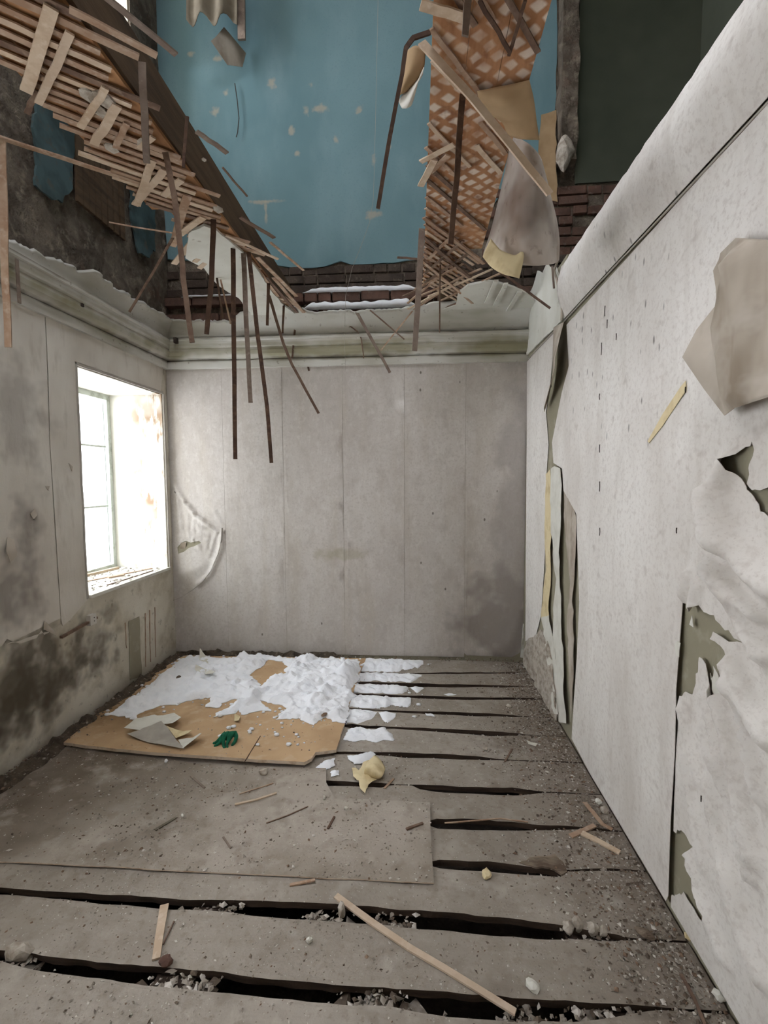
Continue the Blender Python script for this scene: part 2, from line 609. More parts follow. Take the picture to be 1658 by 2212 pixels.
def sheet(name, outline, frame, spacing, hfun=None, thick=0.003, mat='plaster', parent=None, holes=(), edge=None, smooth=True, flat=False):
    """thin solid cut to an outline (2-D) laid in frame (origin, u, v, n); hfun(a, b) lifts it along n"""
    O, U, V, N = frame
    polys = [outline] + list(holes)
    verts, edges = [], []
    for pl in polys:
        s0 = len(verts)
        verts += [Vector(p) for p in pl]
        edges += [(s0 + i, s0 + (i + 1) % len(pl)) for i in range(len(pl))]
    xs = [p[0] for p in outline]; ys = [p[1] for p in outline]
    a = min(xs) + spacing / 2
    row = 0
    while a < max(xs):
        b = min(ys) + spacing / 2 + (spacing / 2 if row % 2 else 0)
        while b < max(ys):
            q = (a + random.uniform(-.15, .15) * spacing, b + random.uniform(-.15, .15) * spacing)
            if inside(q, outline) and not any(inside(q, h) for h in holes):
                verts.append(Vector(q))
            b += spacing
        a += spacing * 0.87
        row += 1
    rv, re, rf, _, _, _ = delaunay_2d_cdt(verts, edges, [], 0, 1e-6)
    tris = []
    for f in rf:
        c = (rv[f[0]] + rv[f[1]] + rv[f[2]]) / 3
        if inside(c, outline) and not any(inside(c, h) for h in holes):
            tris.append(tuple(f))
    used = sorted({i for t in tris for i in t})
    ix = {v: k for k, v in enumerate(used)}
    tris = [tuple(ix[i] for i in t) for t in tris]
    P2 = [rv[i] for i in used]
    top, bot = [], []
    for p in P2:
        h = hfun(p.x, p.y) if hfun else 0.0
        if isinstance(h, tuple):
            q = Vector(O) + U * (p.x + h[0]) + V * (p.y + h[1])
            h = h[2]
        else:
            q = Vector(O) + U * p.x + V * p.y
        top.append(q + N * (h + thick))
        bot.append(q + N * (0.0 if flat else h))
    # orientation
    flip = U.cross(V).dot(N) < 0
    def ccw(t):
        a_, b_, c_ = (P2[i] for i in t)
        k = (b_ - a_).cross(c_ - a_) > 0
        return t if k != flip else t[::-1]
    tris = [ccw(t) for t in tris]
    n = len(P2)
    cnt = {}
    for t in tris:
        for i in range(3):
            e = (t[i], t[(i + 1) % 3])
            cnt[e] = cnt.get(e, 0) + 1
    faces = list(tris) + [(t[2] + n, t[1] + n, t[0] + n) for t in tris]
    fm = [0] * len(faces)
    extra = []
    for (a_, b_) in list(cnt):
        if (b_, a_) not in cnt:
            k = 2 * n + len(extra)
            extra += [top[b_], top[a_], bot[a_], bot[b_]]
            faces.append((k, k + 1, k + 2, k + 3))
            fm.append(1 if edge else 0)
    o = mobj(name, top + bot + extra, faces, mat, parent, mats=[mat] + ([edge] if edge else []), fmat=fm)
    if smooth:
        for p, k in zip(o.data.polygons, range(2 * len(tris))):
            p.use_smooth = True
    return o


X3, Y3, Z3 = Vector((1, 0, 0)), Vector((0, 1, 0)), Vector((0, 0, 1))
FR_BACK = (Vector((0, YB, 0)), X3, Z3, -Y3)       # 2-D = (x, z)
FR_LEFT = (Vector((XL, 0, 0)), Y3, Z3, X3)        # 2-D = (y, z)
FR_RIGHT = (Vector((XR, 0, 0)), Y3, Z3, -X3)      # 2-D = (y, z)
FR_FLOOR = (Vector((0, 0, 0)), X3, Y3, Z3)        # 2-D = (x, y)


def fr_ceil(z): return (Vector((0, 0, z)), X3, Y3, -Z3)
def pb(pts, Y=YB): return [(q.x, q.z) for q in (bk(x, y, Y) for x, y in pts)]
def pL(pts): return [(q.y, q.z) for q in (lf(x, y) for x, y in pts)]
def pR(pts): return [(q.y, q.z) for q in (rt(x, y) for x, y in pts)]
def pF(pts, z=0.0): return [(q.x, q.y) for q in (fl(x, y, z) for x, y in pts)]
def pC(pts, z): return [(q.x, q.y) for q in (ce(x, y, z) for x, y in pts)]


def fbm(x, y, s, seed=0.0):
    v = Vector((x * s + seed, y * s - seed, seed))
    return noise.noise(v) + 0.5 * noise.noise(v * 2.1) + 0.25 * noise.noise(v * 4.3)


def ridges(lst, conv):
    """lst of (px polyline, amplitude, width) turned into a lift function"""
    R_ = [([Vector(p) for p in conv(pl)], a, w_) for pl, a, w_ in lst]
    def h(x, y):
        p = Vector((x, y))
        t = 0.0
        for pl, a, w_ in R_:
            d = min(seg_dist(p, pl[i], pl[i + 1]) for i in range(len(pl) - 1))
            t += a * math.exp(-(d / w_) ** 2)
        return t
    return h


def wall_slab(name, axis, c0, c1, a0, a1, z0, z1, holes, mat):
    """solid wall between c0 and c1 along an axis with rectangular openings (a, b, zlo, zhi)"""
    b = MB()
    def cell(p, q, r, s):
        if q - p < 1e-5 or s - r < 1e-5: return
        if axis == 0: b.box((c0, p, r), (c1, q, s))
        else: b.box((p, c0, r), (q, c1, s))
    A = sorted({a0, a1} | {h[0] for h in holes} | {h[1] for h in holes})
    for p, q in zip(A, A[1:]):
        hs = sorted([h for h in holes if h[0] <= p + 1e-6 and h[1] >= q - 1e-6], key=lambda h: h[2])
        z = z0
        for h in hs:
            cell(p, q, z, h[2]); z = h[3]
        cell(p, q, z, z1)
    o = b.obj(name, mat)
    return o


# ================================================================== the shell
wall_left = tag(wall_slab('wall_left', 0, XO, XL, YF, YB + 0.5, -0.4, ZT, WIN + UWIN, 'leftplaster'), kind='structure',
                label='stained off-white left wall with the deep window opening')
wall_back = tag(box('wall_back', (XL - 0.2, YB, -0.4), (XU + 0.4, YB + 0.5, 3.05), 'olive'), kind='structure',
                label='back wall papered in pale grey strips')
wall_upper_back = tag(box('wall_upper_back', (XL - 0.2, YB + 0.03, 3.05), (XU + 0.4, YB + 0.5, ZT), 'rubblewall'), kind='structure',
                      label='upper storey back wall painted blue, seen through the broken ceiling')
wall_front = tag(box('wall_front', (XO, YF - 0.4, -0.4), (XU + 0.4, YF, ZT), 'leftplaster'), kind='structure')
wall_upper_right = tag(box('wall_upper_right', (XU, YF, -0.4), (XU + 0.4, YB + 0.5, ZT), 'green'), kind='structure')
# roof with a fallen-in section above the middle of the room
_rb = MB()
RH = (-1.3, 0.6, -0.7, 1.4)
_rb.box((XO, YF - .4, ZT), (RH[0], YB + .5, ZT + .15))
_rb.box((RH[1], YF - .4, ZT), (XU + .4, YB + .5, ZT + .15))
_rb.box((RH[0], YF - .4, ZT), (RH[1], RH[2], ZT + .15))
_rb.box((RH[0], RH[3], ZT), (RH[1], YB + .5, ZT + .15))
roof = tag(_rb.obj('roof', 'joist'), kind='structure')
_rb = MB()
_rb.box((XR, YF, -0.4), (XR + 0.07, 3.12, 2.88))
_rb.box((XR, 3.12, -0.4), (XR + 0.07, YB, 3.0))
wall_right = tag(_rb.obj('wall_right', 'olive'), kind='structure', label='right wall with peeling off-white wallpaper')

# ------------------------------------------------------------------ window reveal linings, frame, glass, sill
def window(k, hole, name, detail=True):
    a, b, c, d = hole
    w0 = tag(empty(name, (XO + 0.12, (a + b) / 2, c)), kind='structure')
    inv = Matrix.Translation(-Vector(w0.location))
    x0, x1 = XO + 0.08, XO + 0.15
    def part(n, boxes, mat):
        mb = MB()
        for lo, hi in boxes: mb.box(lo, hi)
        o = mb.obj(n, mat, w0)
        o.matrix_parent_inverse = inv
        return o
    t = 0.055
    part('frame', [((x0, a, c), (x1, a + t, d)), ((x0, b - t, c), (x1, b, d)), ((x0, a + t, d - t), (x1, b - t, d)), ((x0, a + t, c), (x1, b - t, c + t))], 'frame')
    mid = (a + b) / 2
    part('mullion', [((x0 + .01, mid - .03, c + t), (x1 - .01, mid + .03, d - t))], 'frame')
    zs = [c + t + (d - c - 2 * t) * q for q in (0.36, 0.72)]
    for z in zs:
        part('glazing_bar', [((x0 + .02, a + t, z - .008), (x1 - .03, mid - .03, z + .008))], 'frame')
        part('glazing_bar', [((x0 + .02, mid + .03, z - .008), (x1 - .03, b - t, z + .008))], 'frame')
    if detail:
        lim = [c + t] + zs + [d - t]
        for (p, q) in ((a + t, mid - .03), (mid + .03, b - t)):
            for z0, z1 in zip(lim, lim[1:]):
                if k == 0 and p < mid and z0 > 1.2:
                    continue      # two panes of the near sash are gone
                part('pane', [((x0 + .033, p, z0 + .012), (x0 + .037, q, z1 - .012))], 'glass')
    return w0


for k, h in enumerate(WIN + UWIN):
    window(k, h, 'window_%d' % (k + 1), detail=(k < 1))

# plaster linings of the visible window recess
a, b, c, d = WIN[0]
def lining(n, outline, frame, mat='reveal'):
    return sheet(n, outline, frame, 0.06, lambda p, q: 0.003 + 0.004 * fbm(p, q, 9, 3), 0.006, mat, wall_left)
lining('reveal_plaster', [(XO + .15, c), (XL - .004, c), (XL - .004, d), (XO + .15, d)], (Vector((0, b, 0)), X3, Z3, -Y3))
lining('reveal_plaster', [(XO + .15, c), (XL - .004, c), (XL - .004, d), (XO + .15, d)], (Vector((0, a, 0)), X3, Z3, Y3))
lining('reveal_plaster', [(XO + .15, a + .02), (XL - .004, a + .02), (XL - .004, b - .02), (XO + .15, b - .02)], (Vector((0, 0, d)), X3, Y3, -Z3))
sill = box('sill_board', (XO + .15, a + .012, c), (XL + .025, b - .012, c + .022), 'palepaper', wall_left)
# dark torn paper edge round the opening; top bar built as strip of shade
lb = MB()
for p, q in (((XL + .006, a - .006, c), (XL + .006, a - .006, d)), ((XL + .006, a, d + .008), (XL + .006, b, d + .008)), ((XL + .006, b + .008, c), (XL + .006, b + .008, d))):
    lb.bar([Vector(p).lerp(Vector(q), t / 12) + Vector((0, random.uniform(-.003, .003), random.uniform(-.003, .003))) for t in range(13)], .018, .012, X3)
lb.obj('opening_edging_and_shade_strip', 'greypaper', wall_left)

# ------------------------------------------------------------------ left wall: paper strips and torn edges
seam = [(95, 700), (100, 800), (104, 960), (114, 1110), (122, 1240), (128, 1335)]
sL = pL(seam)
sB = pL([(162, 735), (160, 790)])
zt = ZC + 0.01
stripB = [(y + .006, z) for y, z in sL] + pL([(133, 1352), (150, 1340), (166, 1336), (182, 1300)]) + [(a - .012, c - .01), (a - .012, d + .02), (b - .03, d + .02), (b + .02, zt), (sL[0][0] + .006, zt)]
stripB = stripB[:6] + rough_poly(stripB[6:9], .05, .006, 3)[:-2] + stripB[9:]
sheet('wallpaper_strip', stripB, FR_LEFT, 0.07, lambda p, q: 0.005 + 0.006 * abs(fbm(p, q, 4, 5)), 0.002, 'leftpaper', wall_left)
lowA = pL([(110, 1362), (92, 1372), (86, 1362), (75, 1380), (40, 1390), (10, 1380), (0, 1395)])
stripA = [(y - .004, z) for y, z in sL[::-1]] + [(sL[0][0] - .004, zt), (1.55, zt), (1.55, 0.72)] + rough_poly(lowA[::-1], .03, .008, 4)
sheet('wallpaper_strip', stripA, FR_LEFT, 0.08, lambda p, q: 0.006 + 0.010 * abs(fbm(p, q, 3, 9)), 0.002, 'leftpaper', wall_left)
# ledge with the junction box under the strip
lb = MB()
p0, p1 = lf(128, 1377), lf(205, 1334)
lb.bar([p0 + Vector((.012, 0, 0)), p1 + Vector((.012, 0, 0))], .02, .014, Z3)
lb.obj('cable_ledge', 'lathbrown', wall_left)
q = lf(193, 1338)
mb = MB(); mb.box((XL, q.y - .03, q.z - .035), (XL + .03, q.y + .03, q.z + .035))
jb = mb.obj('junction_box', 'plastic', wall_left)
mb = MB()
for dz in (-.012, .012): mb.box((XL + .03, q.y + .004, q.z + dz - .003), (XL + .0315, q.y + .01, q.z + dz + .003))
mb.obj('screw_hole', 'nail', jb)
# bare brown patch and drips under the window
sheet('bare_patch', rough_poly(pL([(277, 1342), (300, 1332), (302, 1400), (305, 1455), (300, 1462), (280, 1470), (278, 1400)]), .03, .006, 2), FR_LEFT, .05, lambda p, q: .002, .003, 'olive', wall_left)
for x, y0, y1, w_ in ((312, 1325, 1440, .010), (322, 1318, 1430, .012), (333, 1312, 1420, .008), (270, 1345, 1400, .008)):
    mb = MB()
    A, B = lf(x, y0), lf(x + 2, y1)
    mb.bar([A.lerp(B, t / 6) + Vector((.004, random.uniform(-.004, .004), 0)) for t in range(7)], w_, .004, X3, taper=.5)
    mb.obj('drip_streak', 'lathA', wall_left)
# small torn flaps on the left wall
for poly, lift in (([(85, 1360), (112, 1374), (92, 1340)], .03), ([(12, 1160), (24, 1165), (22, 1200), (8, 1215), (0, 1190)], .03), ([(60, 1110), (72, 1098), (74, 1112), (64, 1122)], .02),
                   ([(145, 1000), (153, 1008), (150, 1018)], .012), ([(94, 1050), (104, 1050), (100, 1060)], .012)):
    pp = pL(poly)
    z0 = max(z for _, z in pp)
    sheet('torn_flap', pp, FR_LEFT, .02, lambda p, q, z0=z0, L=lift: .008 + L * min(1, (z0 - q) / .08), .002, 'paperback', wall_left)

# ------------------------------------------------------------------ back wall: six strips of wallpaper
seams = [bk(x, 1100).x for x in (486, 614, 742, 873, 1004)]
edges = [XL + .002] + seams + [XR - .002]
blow = ridges([([(378, 1050), (400, 1085), (425, 1115), (470, 1150)], .022, .014), ([(380, 1060), (395, 1150)], .014, .010), ([(400, 1080), (410, 1160)], .012, .008), ([(412, 1095), (404, 1150)], .010, .007), ([(432, 1118), (424, 1178)], .010, .007), ([(448, 1126), (440, 1175)], .010, .007), ([(470, 1145), (452, 1200)], .010, .008),
               ([(420, 1100), (418, 1170)], .013, .008), ([(440, 1120), (430, 1185)], .012, .008), ([(455, 1130), (445, 1190)], .012, .008), ([(480, 1135), (462, 1100)], .008, .008),
               ([(480, 1150), (478, 1185), (455, 1240), (430, 1262)], .022, .022), ([(390, 1240), (440, 1220)], .010, .05)], pb)
for i in range(6):
    x0, x1 = edges[i], edges[i + 1]
    out = [(x0 + .0008, .012), (x1 - .0008, .012), (x1 - .0008, ZC + .02), (x0 + .0008, ZC + .02)]
    holes = []
    if i == 0:
        out = rough_poly(out, .08, .0, 0)
        holes = [rough_poly(pb([(386, 1196), (384, 1182), (392, 1172), (402, 1168), (412, 1172), (430, 1168), (435, 1172), (420, 1180), (408, 1184), (398, 1192)]), .02, .003, 4)]
        hf = lambda p, q: .004 + blow(p, q)
        sp = .02
    elif i == 5:
        out = [(x0 + .0008, .05), (x0 + .02, .03), (x1 - .1, .02), (x1 - .03, .06), (x1 - .0008, .12), (x1 - .0008, ZC + .02), (x0 + .0008, ZC + .02)]
        bulge = ridges([([(1120, 1330), (1105, 1380), (1060, 1415)], .012, .03), ([(1075, 1325), (1090, 1330)], .008, .04)], pb)
        hf = lambda p, q: .0035 + bulge(p, q) + .004 * max(0, fbm(p, q, 5, 1))
        sp = .05
    else:
        hf = lambda p, q, i=i: .003 + .0012 * (i % 2) + .0035 * max(0, fbm(p, q, 2.3, i * 3.1))
        sp = .08
    sheet('wallpaper_strip', out, FR_BACK, sp, hf, .0015, 'backpaper', wall_back, holes)
# curled tear edge of the first strip
mb = MB()
tear = [bk(x, y) + Vector((0, -.024, 0)) for x, y in ((482, 1140), (481, 1165), (474, 1195), (458, 1232), (440, 1256), (420, 1272), (392, 1290), (375, 1296))]
mb.bar(tear, .012, .003, Vector((.6, -.7, .2)), taper=.3)
mb.obj('torn_edge', 'greypaper', wall_back)
sheet('torn_flap', pb([(386, 1196), (392, 1172), (404, 1170), (400, 1186), (392, 1195)]), FR_BACK, .012, lambda p, q: .012 + .25 * (q - 1.03), .002, 'paperback', wall_back)
sheet('torn_flap', pb([(1128, 1345), (1134, 1350), (1131, 1420), (1122, 1418)]), FR_BACK, .02, lambda p, q: .02 + .02 * fbm(p, q, 20), .002, 'palepaper', wall_back)

# ------------------------------------------------------------------ cornices
PROF = [(0.0, 2.585), (0.028, 2.588), (0.030, 2.652), (0.020, 2.660), (0.050, 2.668), (0.072, 2.690), (0.078, 2.720), (0.070, 2.748), (0.086, 2.756), (0.090, 2.800), (0.100, 2.806), (0.102, 2.826), (0.084, 2.830), (0.062, 2.842), (0.0, 2.842)]
def cove(t):
    q = t * math.pi / 2
    return (0.062 + 0.235 * (1 - math.cos(q)), 2.842 + 0.150 * math.sin(q))


def cornice(name, mk, s0, s1, n):
    mb = MB()
    vs, fs = [], []
    K = len(PROF)
    for i in range(n + 1):
        s_ = s0 + (s1 - s0) * i / n
        for d_, z_ in PROF:
            w_ = .004 * fbm(s_, z_, 3, 2)
            vs.append(mk(s_, d_ + w_ * .6, z_ + w_))
    for i in range(n):
        for j in range(K):
            fs.append((i * K + j, i * K + (j + 1) % K, (i + 1) * K + (j + 1) % K, (i + 1) * K + j))
    fs.append(tuple(range(K))); fs.append(tuple(n * K + j for j in range(K)))
    mb.add(vs, fs)
    return mb.obj(name, 'cornice')


def cove_sheet(parent, mk, s0, s1, tmax, ds=.02):
    """curved cove whose upper edge is broken off at tmax(s)"""
    n = int(abs(s1 - s0) / ds)
    R_ = 9
    vs, fs = [], []
    for i in range(n + 1):
        s_ = s0 + (s1 - s0) * i / n
        tm = max(.03, min(1.0, tmax(s_) + .10 * fbm(s_, 0, 9, 4) + .06 * noise.noise(Vector((s_ * 60, 0, 0)))))
        for k in range(R_):
            d_, z_ = cove(tm * k / (R_ - 1))
            vs.append(mk(s_, d_, z_))
        for k in range(R_):
            d_, z_ = cove(tm * (R_ - 1 - k) / (R_ - 1))
            vs.append(mk(s_, d_ - .018, z_ + .018))
    Q = 2 * R_
    for i in range(n):
        for j in range(Q):
            fs.append((i * Q + j, i * Q + (j + 1) % Q, (i + 1) * Q + (j + 1) % Q, (i + 1) * Q + j))
    fs.append(tuple(range(Q))); fs.append(tuple(n * Q + j for j in range(Q)))
    mb = MB(); mb.add(vs, fs)
    o = mb.obj('cove', 'cornice', parent, smooth=False)
    bm = bmesh.new(); bm.from_mesh(o.data); bmesh.ops.recalc_face_normals(bm, faces=bm.faces); bm.to_mesh(o.data); bm.free()
    for p in o.data.polygons: p.use_smooth = p.area > 0
    return o


mkB = lambda s_, d_, z_: (s_, YB - d_, z_)
mkL = lambda s_, d_, z_: (XL + d_, s_, z_)
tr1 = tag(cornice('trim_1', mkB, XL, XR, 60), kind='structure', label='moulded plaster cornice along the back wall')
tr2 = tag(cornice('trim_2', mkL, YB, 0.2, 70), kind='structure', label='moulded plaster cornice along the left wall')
for o in (tr1, tr2):
    bm = bmesh.new(); bm.from_mesh(o.data); bmesh.ops.recalc_face_normals(bm, faces=bm.faces); bm.to_mesh(o.data); bm.free()
def tB(x):
    pts = [(-2.3, .62), (-1.9, .55), (-1.55, .5), (-1.40, .9), (-1.3, 1.1), (-1.0, 1.1), (-.9, .75), (-.6, .72), (-.1, .75), (0.1, .9), (.2, 1.1), (1, 1.1)]
    for (a_, u_), (b_, v_) in zip(pts, pts[1:]):
        if a_ <= x <= b_: return u_ + (v_ - u_) * (x - a_) / (b_ - a_)
    return 1
def tLf(y):
    pts = [(0, .05), (2.3, .08), (2.6, .22), (2.95, .42), (3.05, .55), (3.2, .5), (3.6, .55), (3.9, .6), (4.2, .62)]
    for (a_, u_), (b_, v_) in zip(pts, pts[1:]):
        if a_ <= y <= b_: return u_ + (v_ - u_) * (y - a_) / (b_ - a_)
    return .1
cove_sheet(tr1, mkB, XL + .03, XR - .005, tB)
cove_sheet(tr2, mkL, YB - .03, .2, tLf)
# hooks and nails on the cornice
for (x, y) in ((381, 737), (179, 660)):
    mb = MB(); p = bk(x, y, YB - .11) if x > 300 else lf(x, y, XL + .1)
    k_ = 1 if x > 300 else .45
    mb.box(p - Vector((.012, .03, .02)) * k_, p + Vector((.012, .01, .025)) * k_)
    mb.obj('bracket_stub', 'nail', tr1 if x > 300 else tr2)

# ------------------------------------------------------------------ right wall: peeling wallpaper
SEAM = 1.69
hA = [(1050 + x / 2.3, 1250 + y / 2.3) for x, y in ((985, 20), (1002, 60), (1020, 130), (1060, 165), (1085, 115), (1112, 160), (1165, 190), (1222, 232), (1252, 280), (1300, 322), (1210, 292), (1162, 262), (1140, 290), (1190, 345), (1212, 400), (1252, 440), (1242, 530), (1215, 575), (1172, 588), (1150, 520), (1130, 470), (1118, 425), (1096, 400), (1074, 435), (1060, 520), (1048, 572), (960, 566), (955, 480), (955, 250))]
hB = [(1050 + x / 2.3, 1250 + y / 2.3) for x, y in ((935, 1255), (990, 1248), (1036, 1340), (1010, 1420), (1045, 1500), (1112, 1600), (1134, 1690), (1116, 1728), (1072, 1690), (1040, 1610), (1000, 1560), (900, 1600), (915, 1400))]
hC = [(1050 + x / 2.727, 550 + y / 2.727) for x, y in ((1582, 1105), (1520, 1140), (1488, 1195), (1500, 1300), (1552, 1400), (1650, 1520), (1720, 1560), (1700, 1390), (1600, 1392), (1550, 1362), (1575, 1290), (1558, 1225), (1600, 1160))]
rr = ridges([([(1555, 1065), (1585, 1150), (1650, 1240), (1700, 1280)], .035, .035), ([(1480, 1530), (1505, 1630), (1520, 1690)], .014, .016), ([(1560, 1480), (1595, 1610), (1625, 1760), (1645, 1860)], .025, .02),
             ([(1600, 1440), (1645, 1540), (1680, 1600)], .03, .03), ([(1525, 1570), (1550, 1690), (1560, 1760)], .012, .012), ([(1570, 1640), (1600, 1760), (1640, 1900)], .02, .014),
             ([(1610, 1480), (1630, 1600), (1656, 1730)], .02, .014), ([(1540, 1690), (1560, 1800), (1600, 1960)], .018, .016), ([(1500, 1240), (1490, 1290)], .02, .02), ([(1520, 1260), (1515, 1320)], .02, .012),
             ([(1590, 1000), (1570, 1060), (1600, 1180)], .03, .03), ([(1560, 1190), (1620, 1290), (1658, 1330)], .03, .02), ([(1490, 1640), (1510, 1760), (1530, 1880)], .016, .014), ([(1535, 1500), (1560, 1600), (1575, 1700)], .018, .016), ([(1500, 1850), (1530, 1950), (1580, 2080)], .018, .016), ([(1590, 1880), (1625, 2020), (1660, 2120)], .022, .018), ([(1580, 1230), (1625, 1340), (1670, 1420)], .03, .025)], pR)
S3 = [(SEAM - .002, .03), (SEAM - .002, ZC - .005), (.35, ZC - .005), (.35, .03)]
sheet('wallpaper_sheet', rough_poly(S3, .06, 0, 0), FR_RIGHT, .019, lambda p, q: .010 + 1.7 * rr(p, q) + .010 * max(0, fbm(p, q, 3, 2)), .002, 'rightpaper', wall_right,
      [rough_poly(rough_poly(pR(h), .035, .008, i, .010), .014, .004, i + 5, .006) for i, h in enumerate((hA, hB, hC))])
S2 = pR([(1228, 702), (1234, 790), (1216, 850), (1196, 955), (1200, 1000), (1219, 1012), (1224, 1060), (1250, 1110), (1255, 1300), (1250, 1420), (1243, 1550), (1240, 1596)])
S2 += [(2.5, .012), (2.1, .014), (SEAM + .02, .03), (SEAM, .07), (SEAM + .006, .35), (SEAM - .004, .62), (SEAM + .002, .85), (SEAM, 1.2), (SEAM, ZC - .003)]
sheet('wallpaper_sheet', S2, FR_RIGHT, .06, lambda p, q: .008 + .010 * max(0, fbm(p, q, 1.6, 6)) * min(1, (p - SEAM) / .1) + .012 * math.exp(-abs(p - SEAM) / .05) * (q < .9) + .02 * math.exp(-abs(p - 2.9) / .08), .002, 'rightpaper', wall_right)
S1 = pR([(1140, 779), (1205, 712), (1196, 760), (1190, 830), (1180, 890), (1186, 960), (1182, 1015), (1178, 1200), (1170, 1330), (1158, 1375), (1136, 1385)])
sheet('wallpaper_sheet', S1, FR_RIGHT, .06, lambda p, q: .004 + .004 * max(0, fbm(p, q, 3, 8)), .002, 'rightpaper', wall_right)
W1 = pR([(1196, 1012), (1206, 1008), (1218, 1012), (1219, 1100), (1216, 1250), (1222, 1400), (1227, 1500), (1230, 1562), (1213, 1560), (1208, 1480), (1201, 1380), (1206, 1250), (1197, 1150)])
sheet('wallpaper_shred', rough_poly(W1, .05, .006, 1), FR_RIGHT, .04, lambda p, q: .022 + .012 * fbm(p, q, 6, 1), .002, 'palepaper', wall_right)
W2 = pR([(1183, 1025), (1192, 1014), (1196, 1100), (1193, 1250), (1189, 1330), (1172, 1335), (1184, 1230), (1180, 1150)])
sheet('wallpaper_shred', rough_poly(W2, .05, .008, 5), FR_RIGHT, .04, lambda p, q: .014 + .008 * fbm(p, q, 6, 3), .002, 'creampaper', wall_right)
W3 = pR([(1222, 1045), (1238, 1075), (1250, 1115), (1251, 1140), (1243, 1300), (1246, 1420), (1238, 1560), (1232, 1400), (1236, 1260), (1226, 1150)])
sheet('wallpaper_shred', rough_poly(W3, .05, .006, 7), FR_RIGHT, .03, lambda p, q: .012 + .02 * abs(fbm(p, q, 5, 4)), .002, 'paperback', wall_right)
W4 = pR([(1176, 1335), (1190, 1330), (1204, 1390), (1210, 1470), (1212, 1545), (1200, 1540), (1190, 1440)])
sheet('wallpaper_shred', rough_poly(W4, .04, .008, 9), FR_RIGHT, .03, lambda p, q: .02 + .012 * fbm(p, q, 8, 4), .002, 'palepaper', wall_right)
W5 = pR([(1140, 1385), (1158, 1377), (1176, 1360), (1194, 1400), (1208, 1500), (1208, 1556), (1190, 1532), (1165, 1482), (1136, 1432)])
sheet('crumbling_plaster', rough_poly(W5, .03, .008, 2), FR_RIGHT, .02, lambda p, q: .018 + .022 * fbm(p, q, 11, 4), .01, 'chunk', wall_right)
W6 = pR([(1460, 1388), (1478, 1398), (1476, 1470), (1472, 1420)])
for poly, lift in ((hA[17:21] + [(1545, 1470), (1560, 1440)], .02), ([(1470, 1385), (1480, 1390), (1478, 1420), (1450, 1400)], .01), ([(1503, 1330), (1508, 1355), (1498, 1350)], .01), ([(1590, 1340), (1608, 1352), (1598, 1362), (1575, 1350)], .015)):
    sheet('wallpaper_shred', rough_poly(pR(poly), .02, .004, 3), FR_RIGHT, .02, lambda p, q, L=lift: L + .012 * fbm(p, q, 14, 4), .002, 'palepaper', wall_right)
# big peeled flap at the right edge of the view, showing its brown back
PF = pR([(1631, 512), (1596, 545), (1592, 560), (1580, 583), (1584, 620), (1587, 656), (1568, 710), (1545, 770), (1575, 840), (1607, 897), (1658, 880), (1760, 840), (1760, 520)])
pfr = ridges([([(1640, 560), (1625, 700), (1640, 880)], .03, .03), ([(1600, 600), (1590, 740)], -.015, .03), ([(1660, 560), (1670, 860)], .03, .03)], pR)
sheet('peeled_flap', PF, FR_RIGHT, .035, lambda p, q: .05 + 1.5 * pfr(p, q) + .05 * math.exp(-((p - 1.571) ** 2 + (q - 1.98) ** 2) / .02), .002, 'paperback', wall_right)
# thin peel mark with brown scar, and nail
sheet('scar', pR([(1491, 822), (1490, 845), (1440, 920), (1410, 957), (1407, 953), (1440, 895), (1480, 835)]), FR_RIGHT, .03, lambda p, q: .014 + .004 * max(0, fbm(p, q, 1.6, 6)), .0015, 'creampaper', wall_right)
# curl hanging at the inner corner
def loft(name, rows, mat, parent=None, sub=4, thick=.003):
    """rows of 3-D points -> smooth thin surface"""
    def cr(p0, p1, p2, p3, t):
        return .5 * ((2 * p1) + (p2 - p0) * t + (2 * p0 - 5 * p1 + 4 * p2 - p3) * t * t + (3 * p1 - p0 - 3 * p2 + p3) * t ** 3)
    def dens(l):
        out = []
        n = len(l)
        for i in range(n - 1):
            for k in range(sub):
                out.append(cr(l[max(i - 1, 0)], l[i], l[i + 1], l[min(i + 2, n - 1)], k / sub))
        return out + [l[-1]]
    rows = [dens(r) for r in rows]
    cols = [dens(list(c)) for c in zip(*rows)]
    nu, nv = len(cols), len(cols[0])
    vs = [p for c in cols for p in c]
    fs = [(i * nv + j, (i + 1) * nv + j, (i + 1) * nv + j + 1, i * nv + j + 1) for i in range(nu - 1) for j in range(nv - 1)]
    o = mobj(name, vs, fs, mat, parent, smooth=True)
    md = o.modifiers.new('thickness', 'SOLIDIFY')
    md.thickness = thick
    return o


rw = lambda l: [rt(x, y) + Vector((-d, 0, 0)) for x, y, d in l]
loft('paper_curl', [rw([(1204, 712, .02), (1214, 706, .05), (1228, 696, .03)]), rw([(1203, 775, .02), (1218, 772, .07), (1232, 768, .09)]), rw([(1199, 820, .02), (1215, 812, .06), (1234, 797, .10)]), rw([(1190, 862, .02), (1200, 850, .05), (1214, 836, .08)]), rw([(1180, 890, .015), (1184, 882, .03), (1190, 876, .04)])], 'paperback', wall_right)
